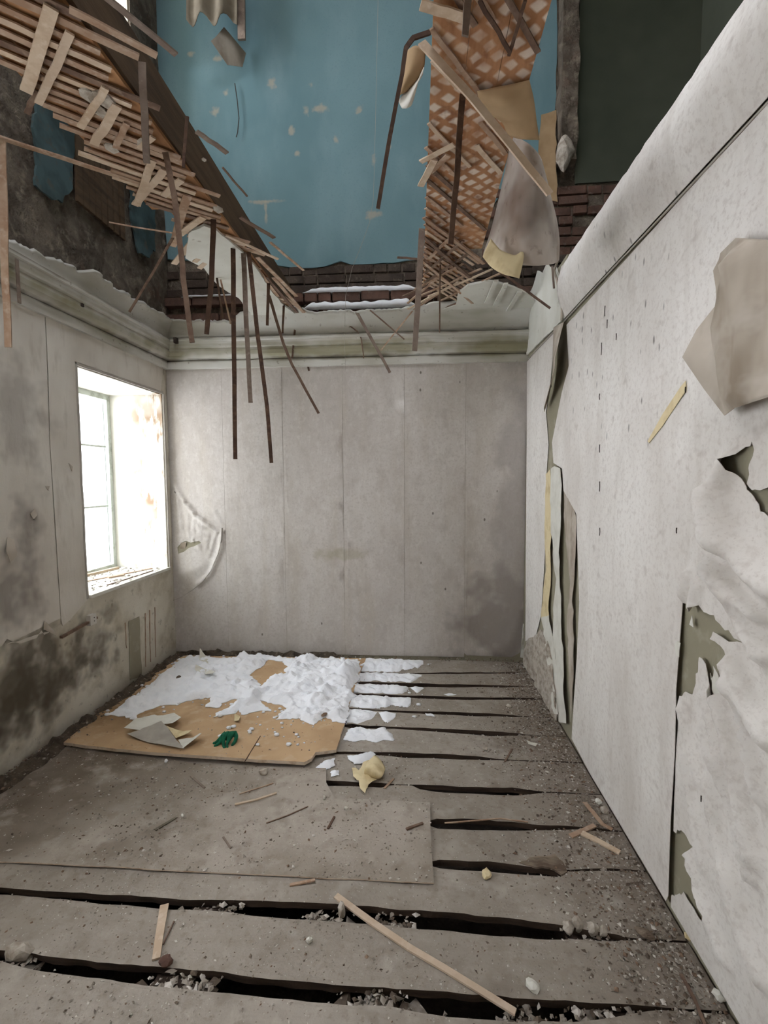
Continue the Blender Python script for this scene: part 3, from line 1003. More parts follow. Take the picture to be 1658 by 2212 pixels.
# upper band: paper bulging over the hidden cornice, open above
def band(p, q):
    t = (q - ZC) / (2.91 - ZC)
    return .012 + .055 * math.sin(min(1, max(0, t)) * math.pi * .75) * (1 if t < .67 else 1 - (t - .67) * .9)
UB = [(3.10, ZC + .01), (.3, ZC + .01), (.3, 2.915)] + [(y, 2.915 + .012 * fbm(y, 0, 2.5, 3) + .006 * noise.noise(Vector((y * 25, 0, 0)))) for y in [.3 + .04 * i for i in range(1, 70)]] + [(3.10, 2.92), (3.09, 2.75)]
sheet('upper_paper_band', UB, FR_RIGHT, .035, band, .002, 'rightpaper', wall_right)
U1 = pR([(1140, 768), (1222, 690), (1218, 640), (1212, 600), (1205, 575), (1195, 582), (1185, 570), (1176, 590), (1165, 585), (1158, 612), (1150, 630), (1145, 640)])
sheet('upper_plaster', rough_poly(U1, .05, .008, 2), FR_RIGHT, .05, lambda p, q: .006 + .006 * fbm(p, q, 5, 2), .012, 'plaster', wall_right)
mb = MB()
mb.tube([Vector((XR - .014 - .004 * fbm(y, 0, 3), y, ZC + .004 * fbm(y, 0, 1.5, 4))) for y in [YB - .03 - .1 * i for i in range(38)]], .0045, 6)
mb.obj('picture_wire', 'greypaper', wall_right, smooth=True)
mb = MB()
mb.tube([rt(x, y) + Vector((-.035, 0, 0)) for x, y in ((1215, 565), (1208, 585), (1216, 610), (1222, 640), (1226, 670), (1225, 692))], .009, 6)
mb.obj('torn_edge', 'paperback', wall_right, smooth=True)
# nails and splits
for x, y, l in ((1320, 660, .05), (1325, 690, .04), (1312, 740, .06), (1345, 720, .03), (1308, 850, .03), (1308, 960, .04), (1308, 1040, .05), (1308, 1140, .04), (1200, 830, .02), (1500, 835, .02), (1480, 1140, .02), (1640, 1335, .02), (1535, 1720, .02)):
    mb = MB(); p = rt(x, y) + Vector((-.03, 0, 0))
    mb.bar([p, p + Vector((0, random.uniform(-.004, .004), -l / 2)), p + Vector((0, 0, -l))], .004, .003, X3, taper=.4)
    mb.obj('nail_mark', 'nail', wall_right)

# ------------------------------------------------------------------ upper storey seen through the ceiling
FR_UB = (Vector((0, YB + .03, 0)), X3, Z3, -Y3)
pU = lambda pts: pb(pts, YB + .03)
lowb = pU([(340, 560), (420, 565), (520, 572), (600, 575), (640, 582), (700, 578), (735, 566), (760, 574), (850, 570), (905, 560), (960, 540), (1040, 470), (1080, 425), (1140, 420), (1190, 412)])
blueout = [(XL - .1, lowb[0][1])] + lowb + [(1.135, lowb[-1][1]), (1.135, ZT), (XL - .1, ZT)]
sheet('blue_plaster', rough_poly(blueout, .08, .010, 2), FR_UB, .25, None, .018, 'blue', wall_upper_back)
grn = pU([(1250, 398), (1300, 396), (1400, 385), (1520, 380)])
sheet('green_plaster', rough_poly([(1.31, grn[0][1])] + grn + [(XU, grn[-1][1]), (XU, ZT), (1.31, ZT)], .08, .012, 4), FR_UB, .25, None, .018, 'green', wall_upper_back)
sheet('brown_patch', rough_poly(pU([(1166, 256), (1198, 246), (1199, 440), (1182, 436), (1172, 380), (1158, 330)]), .06, .015, 4), FR_UB, .06, lambda p, q: .03, .006, 'tanpaper', wall_upper_back)
# stub of a demolished partition
def pier(name, x0, x1, y0, y1, z0, z1, mat, parent, amp=.03):
    vs, fs = [], []
    n = int((z1 - z0) / .05)
    for i in range(n + 1):
        z = z0 + (z1 - z0) * i / n
        for k, (x, y) in enumerate(((x0, y1), (x0, (y0 + y1) / 2), (x0, y0), ((x0 + x1) / 2, y0), (x1, y0), (x1, (y0 + y1) / 2), (x1, y1))):
            vs.append((x + amp * fbm(z, k, 4, 1), y + (amp * fbm(z, k, 4, 7) if y < y1 else 0), z))
    for i in range(n):
        for j in range(7):
            fs.append((i * 7 + j, i * 7 + (j + 1) % 7, (i + 1) * 7 + (j + 1) % 7, (i + 1) * 7 + j))
    fs.append(tuple(range(6, -1, -1)))
    return mobj(name, vs, fs, mat, parent)
pier('partition_stub', 1.15, 1.28, YB - .10, YB + .04, 4.15, ZT, 'rubblewall', wall_upper_back)
p = bk(1218, 330, YB - .1)
def rock(name, c, size, mat, parent=None, seed=0, sq=(1, 1, 1), rotz=0.0, sub=1):
    bm = bmesh.new()
    bmesh.ops.create_icosphere(bm, subdivisions=sub, radius=1)
    for v in bm.verts:
        k = 1 + .35 * noise.noise(v.co * 1.6 + Vector((seed * 3.1, seed, 0)))
        v.co = Vector((v.co.x * sq[0], v.co.y * sq[1], v.co.z * sq[2])) * size * k
    bmesh.ops.rotate(bm, verts=bm.verts, cent=(0, 0, 0), matrix=Matrix.Rotation(rotz, 3, 'Z'))
    me = bpy.data.meshes.new(name)
    bm.to_mesh(me); bm.free()
    me.materials.append(MT[mat])
    o = bpy.data.objects.new(name, me)
    o.location = c
    return link(o, parent)
rock('plaster_lump', p, .075, 'chunk', wall_upper_back, 4, (.9, .8, 1.7), sub=2)
# bricks
bm_brick = bmesh.new()
bmesh.ops.create_cube(bm_brick, size=1)
bmesh.ops.bevel(bm_brick, geom=list(bm_brick.edges), offset=.06, segments=1, affect='EDGES')
BR = {}
for k in ('brick', 'darkbrick'):
    me = bpy.data.meshes.new('brick_mesh'); bm_brick.to_mesh(me); me.materials.append(MT[k]); BR[k] = me
bm_brick.free()
def brick(c, sx, sy, sz, kind, parent):
    o = bpy.data.objects.new('brick', BR[kind])
    o.location = c; o.scale = (sx, sy, sz)
    o.rotation_euler = (random.uniform(-.02, .02), random.uniform(-.02, .02), random.uniform(-.03, .03))
    return link(o, parent)
def courses(x0, x1, z0, n, kind, proj, bh=.068, joint=.012, skip=.04):
    for r in range(n):
        x = x0 + (.13 if r % 2 else 0)
        z = z0 + r * (bh + joint) + bh / 2
        while x < x1:
            L = random.choice((.25, .25, .12))
            if random.random() > skip:
                brick((x + L / 2, YB + .03 - proj(r) + .06 + random.uniform(-.012, .012), z), L - .012, .12, bh, kind(r), wall_upper_back)
            x += L
courses(XL + .02, .95, 3.215, 3, lambda r: 'darkbrick', lambda r: .015 + .01 * (2 - r))
courses(XL + .02, .95, 3.125, 1, lambda r: 'brick', lambda r: .075, bh=.075, skip=0)
courses(XL + .02, .95, 2.985, 1, lambda r: 'brick', lambda r: .085, bh=.068, skip=0)
courses(.55, 2.2, 3.46, 7, lambda r: 'brick', lambda r: .02)
courses(.96, 2.2, 2.98, 6, lambda r: 'darkbrick', lambda r: .05)

# left upper wall: rubble core, remnants of blue-green plaster, dark battens
rub = [(.2, 2.84), (YB + .02, 2.84), (YB + .02, ZT), (.2, ZT)]
uw = UWIN[:2]
sheet('bare_masonry', rub, FR_LEFT, .06, lambda p, q: .012 + .035 * abs(fbm(p, q, 5, 4)) * (1.2 if q < 3.6 else .4), .006, 'rubblewall', wall_left,
      [[(h[0], h[2]), (h[1], h[2]), (h[1], h[3]), (h[0], h[3])] for h in uw])
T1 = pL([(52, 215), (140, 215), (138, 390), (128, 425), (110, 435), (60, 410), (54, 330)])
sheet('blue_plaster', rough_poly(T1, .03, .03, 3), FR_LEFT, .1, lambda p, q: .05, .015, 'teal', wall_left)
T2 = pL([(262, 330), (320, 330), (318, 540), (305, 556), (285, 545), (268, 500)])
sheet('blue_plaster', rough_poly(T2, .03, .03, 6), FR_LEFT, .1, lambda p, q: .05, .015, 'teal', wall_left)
for i in range(8):
    x = 150 + i * 13.5
    A, B = lf(x, 285 + i * 14), lf(x + 4, 440 + i * 11)
    mb = MB(); mb.bar([A + Vector((.055, 0, .15)), B + Vector((.055, 0, 0))], .05, .02, X3)
    mb.obj('batten', 'joist', wall_left)

# snow lying on the two brick ledges
def ledge_snow(name, x0, x1, z, y, wd, h, label, seed):
    vs, fs = [], []
    n = int((x1 - x0) / .015); K = 9
    for i in range(n + 1):
        x = x0 + (x1 - x0) * i / n
        e = min(1, (i + .3) / 6, (n - i + .3) / 6)
        hh = h * e * (1 + .45 * fbm(x, 0, 7, seed)); ww = wd * (.75 + .25 * e) * (1 + .25 * fbm(x, 3, 9, seed))
        for k in range(K):
            q = math.pi * k / (K - 1)
            vs.append((x, y - ww * math.cos(q) * .5 - ww * .0, z - .002 + hh * math.sin(q) ** .6))
    for i in range(n):
        for k in range(K - 1):
            fs.append((i * K + k, (i + 1) * K + k, (i + 1) * K + k + 1, i * K + k + 1))
        fs.append((i * K, i * K + K - 1, (i + 1) * K + K - 1, (i + 1) * K))
    o = mobj(name, vs, fs, 'snow', smooth=True)
    return tag(o, label, 'snow', kind='stuff')
ledge_snow('ledge_snow', bk(655, 632).x, bk(905, 620).x, 3.20, YB - .018, .085, .045, 'white snow lying along the upper brick ledge of the broken ceiling', 1)
ledge_snow('ledge_snow', bk(660, 672).x, bk(900, 660).x, 3.053, YB - .05, .13, .058, 'thick white snow lying along the lower brick ledge above the cornice', 5)
ledge_snow('ledge_snow', bk(395, 638).x, bk(520, 638).x, 3.20, YB - .018, .08, .014, 'thin dusting of snow on the brick ledge left of the lath strip', 9)

# loose things against the upper wall
p0 = bk(455, 0, YB - .25)
cw = []
for r in range(5):
    row = []
    for k in range(11):
        x = 402 + k * 11
        y = -90 + r * 33 + (10 * math.sin(k * 1.4) if r == 4 else 0)
        q = bk(x, y, YB - .25)
        row.append(q + Vector((0, .028 * math.sin(k * 1.55), 0)))
    cw.append(row)
o = loft('corrugated_sheet', cw, 'metal', sub=2, thick=.004)
tag(o, 'rusty corrugated sheet hanging over the top of the blue wall', 'metal sheet')
mb = MB(); mb.bar([bk(519, -120, YB - .2), bk(522, 86, YB - .2)], .06, .02, Y3)
tag(mb.obj('hanging_board', 'lathgrey'), 'grey board hanging down before the top of the blue wall', 'board')
A = [(503, 103), (535, 125), (530, 160), (508, 178), (485, 152), (492, 135)]
fp = pU(A)
o = sheet('torn_flap', fp, FR_UB, .03, lambda p, q: .02 + 1.1 * max(0, bk(538, 140).x - p), .003, 'paperback', wall_upper_back)
mb = MB(); mb.tube([bk(x, y, YB - .02) for x, y in ((507, 180), (512, 215), (516, 255), (513, 285), (510, 296))], .004, 5)
mb.obj('dangling_thread', 'nail', wall_upper_back)

# ------------------------------------------------------------------ broken ceiling: joists, sheathing, laths
ceiling = tag(empty('ceiling', (0, 0, 0)), kind='structure', label='remaining strips of the collapsed lath and plaster ceiling')
def cbox(n, lo, hi, mat): return box(n, lo, hi, mat, ceiling)
def beam(n, p, q, w_, h_, mat, parent):
    mb = MB(); mb.bar([Vector(p).lerp(Vector(q), t / 10) + Vector((.003 * fbm(t, 0, .7), 0, .004 * fbm(t, 2, .7))) for t in range(11)], w_, h_, Z3)
    return mb.obj(n, mat, parent)
beam('joist', (-1.045, .3, 3.115), (-1.10, YB, 3.115), .10, .20, 'joist', ceiling)
beam('joist', (.23, .3, 3.115), (.23, YB, 3.115), .10, .20, 'joist', ceiling)
# left strip: narrow boards with the first lath layer still nailed on
for i, (x, y1) in enumerate(((-1.325, 2.45), (-1.24, 2.75), (-1.155, 3.2), (-1.07, YB - .02))):
    mb = MB(); mb.box((x - .04, .45, 3.0), (x + .04, y1, 3.016)); mb.obj('sheathing_board', 'sheathplain', ceiling)


def lath(p, q, mat, parent, w_=.026, t=.006, nrm=Z3, name='lath', bend=.004, taper=1.0):
    p, q = Vector(p), Vector(q)
    n = 5
    s_ = random.uniform(0, 99)
    pts = [p.lerp(q, k / n) + Vector((bend * fbm(k, s_, .6), bend * fbm(k, s_ + 5, .6), bend * .6 * fbm(k, s_ + 9, .6))) for k in range(n + 1)]
    mb = MB(); mb.bar(pts, w_, t, nrm, taper=taper)
    return mb.obj(name, mat, parent)


ang = math.radians(40)
dv = Vector((math.cos(ang), math.sin(ang), 0))
y = .15
k = 0
while y < 3.95:
    # a lath crosses the strip from its left edge at x=-1.36 to its right edge
    x0 = -1.37 if y < 2.35 else (-1.37 + (y - 2.35) * .32)
    x1 = -1.005 - .02 * (y / 4) * 2
    x0 = min(x0, x1 - .09)
    x0 += random.uniform(-.03, .03)
    x1 += random.uniform(-.05, .025)
    if random.random() < .16: x1 += random.uniform(.04, .13)
    if random.random() < .12: x0 -= random.uniform(.03, .09)
    L = (x1 - x0) / dv.x
    a_ = Vector((x0, y + (x0 + 1.37) * dv.y / dv.x, ZL - .006 + random.uniform(-.004, 0)))
    if a_.y + L * dv.y < YB - .02 and random.random() > .05:
        b_ = a_ + dv * L + Vector((0, random.uniform(-.012, .012), random.uniform(-.006, 0)))
        lath(a_, b_, random.choice(('lathA', 'lathA', 'lathA', 'lathpale', 'lathbrown')), ceiling, random.uniform(.022, .031))
    y += random.uniform(.040, .050) / math.cos(ang)
    k += 1
# pieces of the second, crossing layer that still hang on the left strip
for (x0, y0, x1, y1, w_, m_) in ((110, 17, 57, 198, .036, 'lathpale'), (152, 72, 84, 224, .024, 'lathpale'), (80, 195, 58, 244, .018, 'lathbrown'), (228, 190, 173, 277, .024, 'lathpale'), (253, 228, 203, 312, .032, 'lathpale'),
                                 (274, 266, 249, 320, .022, 'lathA'), (329, 346, 296, 443, .032, 'lathpale'), (355, 367, 291, 443, .032, 'lathpale'), (392, 388, 352, 424, .030, 'lathpale'), (405, 422, 372, 532, .040, 'lathA'),
                                 (439, 469, 388, 507, .036, 'lathpale'), (414, 523, 376, 570, .034, 'lathpale'), (300, 320, 330, 296, .02, 'lathpale'), (436, 552, 420, 566, .03, 'lathpale'), (448, 560, 431, 580, .03, 'lathpale')):
    lath(ce(x0, y0, ZL - .018), ce(x1, y1, ZL - .026), m_, ceiling, w_, .007)
# bits of mortar still caught between the laths
for (x, y_, r_) in ((190, 205, .035), (225, 215, .04), (215, 240, .03), (240, 320, .03), (310, 312, .03), (470, 452, .03), (440, 345, .012)):
    rock('mortar_clot', ce(x, y_, ZL - .012), r_, 'chunk', ceiling, x, (1, 1.2, .3))
# long laths overshooting the right edge of the left strip
for (x0, y0, x1, y1, w_, m_) in ((228, -6, 380, 118, .020, 'lathgrey'), (150, 20, 338, 120, .024, 'lathA'), (425, 284, 491, 330, .022, 'lathgrey'), (481, 363, 533, 424, .008, 'lathbrown'), (520, 470, 592, 514, .024, 'lathbrown'),
                                 (583, 523, 655, 584, .016, 'lathA'), (487, 508, 600, 560, .020, 'lathpale'), (556, 556, 640, 640, .028, 'lathA'), (590, 600, 660, 680, .026, 'lathA'), (575, 600, 655, 690, .026, 'lathbrown'), (610, 640, 686, 694, .026, 'lathA'), (540, 563, 600, 640, .03, 'lathA')):
    lath(ce(x0, y0, ZL - .012), ce(x1, y1, ZL - .02), m_, ceiling, w_, .006)
# right strip: boards that keep the lattice imprint of the fallen laths
for x0, x1, y0, y1 in ((.052, .166, .45, 3.55), (.170, .284, .45, 3.35), (.288, .395, .45, 3.0)):
    mb = MB()
    pts = [Vector(((x0 + x1) / 2, y0 + (y1 - y0) * t / 8, 3.006)) for t in range(9)]
    mb.bar(pts, x1 - x0, .014, Z3, taper=1.05)
    mb.obj('sheathing_board', 'lattice', ceiling)
an2 = math.radians(54)
d2 = Vector((math.cos(an2), math.sin(an2), 0))
y = .5
while y < 3.5:
    dense = y > 2.55
    x0, x1 = .045 + random.uniform(-.01, .01), .40 + random.uniform(-.03, .02)
    if not dense and random.random() < .5: x1 = x0 + random.uniform(.08, .25)
    if not dense and random.random() < .4: x0 = x1 - random.uniform(.08, .2)
    a_ = Vector((x0, y + (x0 - .05) * d2.y / d2.x, ZL - .006))
    b_ = a_ + d2 * ((x1 - x0) / d2.x) + Vector((0, 0, -.004))
    if b_.y < YB - .05:
        lath(a_, b_, random.choice(('lathA', 'lathA', 'lathbrown', 'lathpale')), ceiling, random.uniform(.016, .022))
    y += random.uniform(.055, .075) if dense else random.uniform(.08, .15)
# crossing layer near the back wall
for (x0, y0, x1, y1, m_) in ((905, 640, 1040, 580, 'lathA'), (925, 640, 1062, 582, 'lathpale'), (950, 650, 1080, 590, 'lathA'), (895, 625, 1000, 570, 'lathA'), (880, 668, 990, 608, 'lathpale'), (860, 690, 960, 625, 'lathA'), (918, 610, 1010, 548, 'lathbrown'),
                             (905, 690, 985, 655, 'lathbrown'), (960, 672, 1060, 612, 'lathA'), (925, 560, 985, 500, 'lathA'), (918, 590, 1000, 520, 'lathbrown'), (880, 655, 945, 600, 'lathA'), (870, 640, 925, 615, 'lathbrown'), (858, 556, 905, 560, 'lathbrown')):
    lath(ce(x0, y0, ZL - .02), ce(x1, y1, ZL - .016), m_, ceiling, .018, .006)
for (x0, y0, x1, y1, w_, m_) in ((908, 350, 980, 312, .024, 'lathpale'), (908, 402, 938, 345, .03, 'lathpale'), (930, 372, 968, 335, .024, 'lathA'), (906, 560, 1020, 655, .02, 'lathA'), (912, 510, 1015, 600, .02, 'lathbrown'), (915, 470, 1045, 570, .022, 'lathA'),
                                (909, 10, 1003, 38, .032, 'lathpale'), (1035, 0, 1100, 110, .012, 'lathdark'), (1098, 120, 1135, 0, .010, 'lathdark'), (935, 130, 990, 190, .02, 'lathpale')):
    lath(ce(x0, y0, ZL - .02), ce(x1, y1, ZL - .026), m_, ceiling, w_, .006)
# ceiling plaster that survives next to the back wall
lay = lambda p, q: .006 * fbm(p, q, 4, 2)
zp = ZL - .012
sheet('plaster_patch', rough_poly(pC([(399, 553), (412, 492), (440, 482), (470, 494), (505, 524), (538, 555), (572, 604), (606, 650), (655, 688), (640, 700), (545, 700), (540, 672), (513, 640), (470, 612), (440, 575)], zp), .04, .010, 2), fr_ceil(zp), .05, lay, .014, 'plaster', ceiling)
sheet('plaster_patch', rough_poly(pC([(870, 694), (940, 672), (984, 655), (990, 628), (1010, 612), (1050, 602), (1085, 612), (1110, 618), (1140, 630), (1160, 655), (1150, 700), (1000, 720), (880, 716)], zp), .04, .010, 5), fr_ceil(zp), .05, lay, .014, 'plaster', ceiling)
for (x0, y0, x1, y1) in ((1072, 606, 1050, 655), (1093, 612, 1068, 662), (1122, 630, 1096, 672)):
    lath(ce(x0, y0, zp - .028), ce(x1, y1, zp - .028), 'plaster', ceiling, .03, .012, name='whitewashed_lath')
# frayed fibres along the broken plaster edge
fb = MB()
for i in range(150):
    x = random.uniform(380, 985)
    y_ = 688 + random.uniform(-6, 8) if 545 < x < 900 or x < 380 else None
    if y_ is None: continue
    p = ce(x, y_ - 6, ZL - .01)
    fb.tube([p, p + Vector((random.uniform(-.02, .02), random.uniform(-.02, .02), -random.uniform(.01, .05)))], .0012, 3)
o = fb.obj('frayed_reed', 'lathbrown', ceiling); o['kind'] = 'stuff'

# ------------------------------------------------------------------ single laths and papers dangling into the room
DANGLE = [
    ('longest dark lath hanging straight down, left of the two long ones', [(503, 535), (505, 760), (508, 992)], .028, 'lathdark'),
    ('dark lath hanging straight, shorter, between the two longest laths', [(526, 545), (532, 700), (541, 870)], .030, 'lathgrey'),
    ('long dark lath hanging with a slight bend, right of the two longest', [(537, 545), (556, 720), (577, 880), (586, 1000)], .026, 'lathdark'),
    ('dark lath hanging before the pale plaster patch', [(461, 474), (457, 600), (446, 722)], .028, 'lathdark'),
    ('brown crooked lath dangling from the left lath strip towards the cornice', [(357, 330), (376, 420), (393, 560), (397, 612), (415, 740)], .024, 'lathbrown'),
    ('grey lath hanging down across the middle of the left lath strip', [(306, 135), (312, 250), (317, 352)], .024, 'lathgrey'),
    ('short dark lath hanging near the dark joist face', [(404, 252), (396, 362)], .014, 'lathdark', 3.13),
    ('thin brown lath slanting left over the dark hollow in the corner', [(374, 512), (330, 590), (279, 674)], .014, 'lathbrown'),
    ('hair-thin splinter sticking out left over the dark hollow', [(378, 504), (300, 492), (236, 480)], .006, 'lathA'),
    ('short stubby dark lath hanging under the plaster patch tip', [(580, 612), (577, 703)], .022, 'lathdark'),
    ('tiny dark lath hanging just above the cornice moulding', [(613, 658), (610, 720)], .018, 'lathdark'),
    ('dark lath crossing the cornice, leaning slightly left', [(639, 688), (631, 774)], .018, 'lathbrown'),
    ('dark lath crossing the cornice, leaning slightly right, longest of that trio', [(644, 694), (667, 801)], .018, 'lathdark'),
    ('short dark lath crossing the cornice, right of that trio', [(660, 712), (684, 784)], .014, 'lathdark'),
    ('two-tone lath slanting down right across cornice onto the papered wall', [(580, 636), (612, 743), (630, 787), (688, 893)], .022, 'lathbrown'),
    ('dark slanting lath hanging from the snowy ledge over the cornice', [(770, 674), (842, 805)], .026, 'lathgrey'),
    ('thin bent lath hanging below the snowy ledge', [(728, 685), (772, 716), (780, 732), (785, 774)], .010, 'lathbrown'),
    ('thin lath slanting down right from the snowy ledge', [(799, 670), (873, 733)], .010, 'lathbrown'),
    ('thin lath slanting down left from the snowy ledge end', [(892, 670), (822, 757)], .012, 'lathA'),
    ('broad grey lath hanging upright at the right end of the snow', [(911, 494), (903, 640), (895, 758)], .034, 'lathgrey'),
    ('thin upright lath hanging before the right plaster patch', [(950, 572), (949, 718)], .009, 'lathbrown'),
    ('dark lath hanging along the middle of the right lattice strip', [(998, 205), (986, 380), (973, 527)], .022, 'lathdark'),
    ('long dark thin lath hanging over the blue wall beside torn paper', [(928, 70), (892, 82), (876, 104), (868, 160), (841, 298), (816, 450)], .014, 'lathdark'),
    ('long pale lath slanting across the right lattice strip', [(910, 92), (1020, 212), (1100, 310), (1187, 419)], .030, 'lathpale'),
    ('dark lath slanting down right under the yellowish torn paper', [(1046, 563), (1120, 616), (1188, 666)], .016, 'lathdark'),
    ('weathered tan lath hanging at the left picture edge', [(4, 300), (10, 560), (18, 750)], .030, 'lathA'),
    ('tiny lath stub hanging at the right corner plaster', [(1192, 575), (1196, 623)], .014, 'lathgrey'),
    ('grey lath hanging from the top of the right lattice strip', [(1012, -30), (1004, 78)], .022, 'lathgrey'),
    ('thin lath stub beside the dark hanging lath and plaster tear', [(476, 602), (498, 700)], .012, 'lathA'),
    ('thin reddish lath hanging in the dark hollow left of the plaster tear', [(468, 598), (482, 690)], .014, 'lathbrown'),
]
for lab, pts, w_, m_, *zz in DANGLE:
    top = ce(pts[0][0], pts[0][1], zz[0] if zz else ZL - .02)
    P = [top]
    for k, (x, y_) in enumerate(pts[1:]):
        P.append(on(x, y_, 1, top.y - .012 * (k + 1)))
    Q = []
    for a_, b_ in zip(P, P[1:]):
        Q += [a_.lerp(b_, t / 4) + Vector((.0025 * fbm(t, top.x * 9, .9), 0, 0)) for t in range(4)]
    Q.append(P[-1])
    mb = MB(); mb.bar(Q, w_, .006, Vector((.25, -1, .1)), taper=.85)
    tag(mb.obj('hanging_lath', m_), lab, 'lath', 'laths dangling from the broken ceiling')
A_, B_ = lf(36, 560, XL + .115), lf(42, 655, XL + .115)
mb = MB(); mb.bar([A_, (A_ + B_) / 2, B_], .020, .006, X3)
tag(mb.obj('hanging_lath', 'lathgrey'), 'small grey lath stub hanging before the left cornice', 'lath', 'laths dangling from the broken ceiling')
e_ = ce(4, 300, ZL - .018)
lath(e_ + Vector((-.03, -.03, 0)), (-1.25, e_.y + .36, ZL - .012), 'lathA', ceiling, .026)
# string
mb = MB(); mb.tube([on(x, y_, 1, 3.7) for x, y_ in ((824, -372), (812, 200), (809, 330), (806, 430), (798, 480), (780, 530), (760, 580), (746, 640), (744, 740), (746, 800))], .0013, 5)
tag(mb.obj('string', 'string', smooth=True), 'thin pale string hanging in front of the blue wall and the snow', 'string')
# torn paper beside the right strip
Yp = 1.78
q = lambda x, y_, d=0: on(x, y_, 1, Yp + d)
tp = empty('torn_paper', q(895, 110))
inv = Matrix.Translation(-Vector(tp.location))
for nm, rows, mm in (('dark_side', [[q(878, 112), q(898, 100, -.02), q(918, 112)], [q(871, 150), q(890, 140, -.03), q(914, 150)], [q(862, 190), q(878, 175, -.03), q(905, 168)], [q(858, 214), q(866, 204, -.02), q(880, 196)]], 'tanpaper'),
                     ('white_side', [[q(916, 146, -.01), q(912, 160, -.02), q(906, 165)], [q(905, 172, -.01), q(898, 186, -.03), q(882, 192)], [q(890, 225, -.01), q(880, 228, -.03), q(868, 205)], [q(878, 232, -.01), q(868, 234, -.02), q(860, 218)]], 'palepaper')):
    o = loft(nm, rows, mm, tp); o.matrix_parent_inverse = inv
tag(tp, 'twisted torn paper hanging over the blue wall beside the right lattice strip', 'paper')
# big sooty sheet of ceiling paper hanging from the right strip
c_ = lambda x, y_, Y: on(x, y_, 1, Y)
hp = empty('hanging_ceiling_paper', ce(1090, 190, ZL - .02))
inv = Matrix.Translation(-Vector(hp.location))
up = [[ce(1030, 196, ZL - .02), ce(1085, 186, ZL - .02), ce(1143, 172, ZL - .02)],
      [ce(1040, 225, ZL - .03), ce(1095, 222, ZL - .06), c_(1152, 215, 1.86)],
      [c_(1072, 262, 2.0), c_(1112, 262, 1.94), c_(1158, 258, 1.95)],
      [c_(1098, 292, 2.05), c_(1128, 300, 2.0), c_(1164, 302, 2.02)]]
o = loft('upper_fold', up, 'tanpaper', hp); o.matrix_parent_inverse = inv
lo = [[c_(1104, 288, 2.10), c_(1125, 300, 2.02), c_(1148, 318, 2.02), c_(1168, 345, 2.08), c_(1172, 380, 2.2)],
      [c_(1096, 345, 2.16), c_(1125, 360, 2.04), c_(1155, 372, 2.02), c_(1180, 395, 2.10), c_(1186, 420, 2.24)],
      [c_(1080, 420, 2.24), c_(1115, 440, 2.08), c_(1155, 452, 2.03), c_(1190, 462, 2.12), c_(1200, 470, 2.28)],
      [c_(1060, 500, 2.30), c_(1100, 525, 2.12), c_(1150, 538, 2.05), c_(1194, 532, 2.14), c_(1207, 520, 2.30)],
      [c_(1044, 548, 2.34), c_(1090, 566, 2.15), c_(1150, 574, 2.07), c_(1194, 570, 2.15), c_(1206, 562, 2.32)]]
o = loft('lower_sheet', lo, 'sootpaper', hp); o.matrix_parent_inverse = inv
ft = [[c_(1060, 516, 2.12), c_(1075, 535, 2.10), c_(1085, 543, 2.08), c_(1110, 552, 2.06), c_(1124, 545, 2.06)],
      [c_(1046, 545, 2.12), c_(1064, 556, 2.09), c_(1085, 568, 2.06), c_(1110, 572, 2.04), c_(1131, 552, 2.05)],
      [c_(1043, 556, 2.12), c_(1062, 578, 2.09), c_(1085, 592, 2.05), c_(1108, 598, 2.03), c_(1120, 602, 2.05)]]
o = loft('torn_flap', ft, 'creampaper', hp); o.matrix_parent_inverse = inv
for mm in o.data.materials: pass
tag(hp, 'large sooty sheet of ceiling paper hanging from the right lattice strip', 'paper')

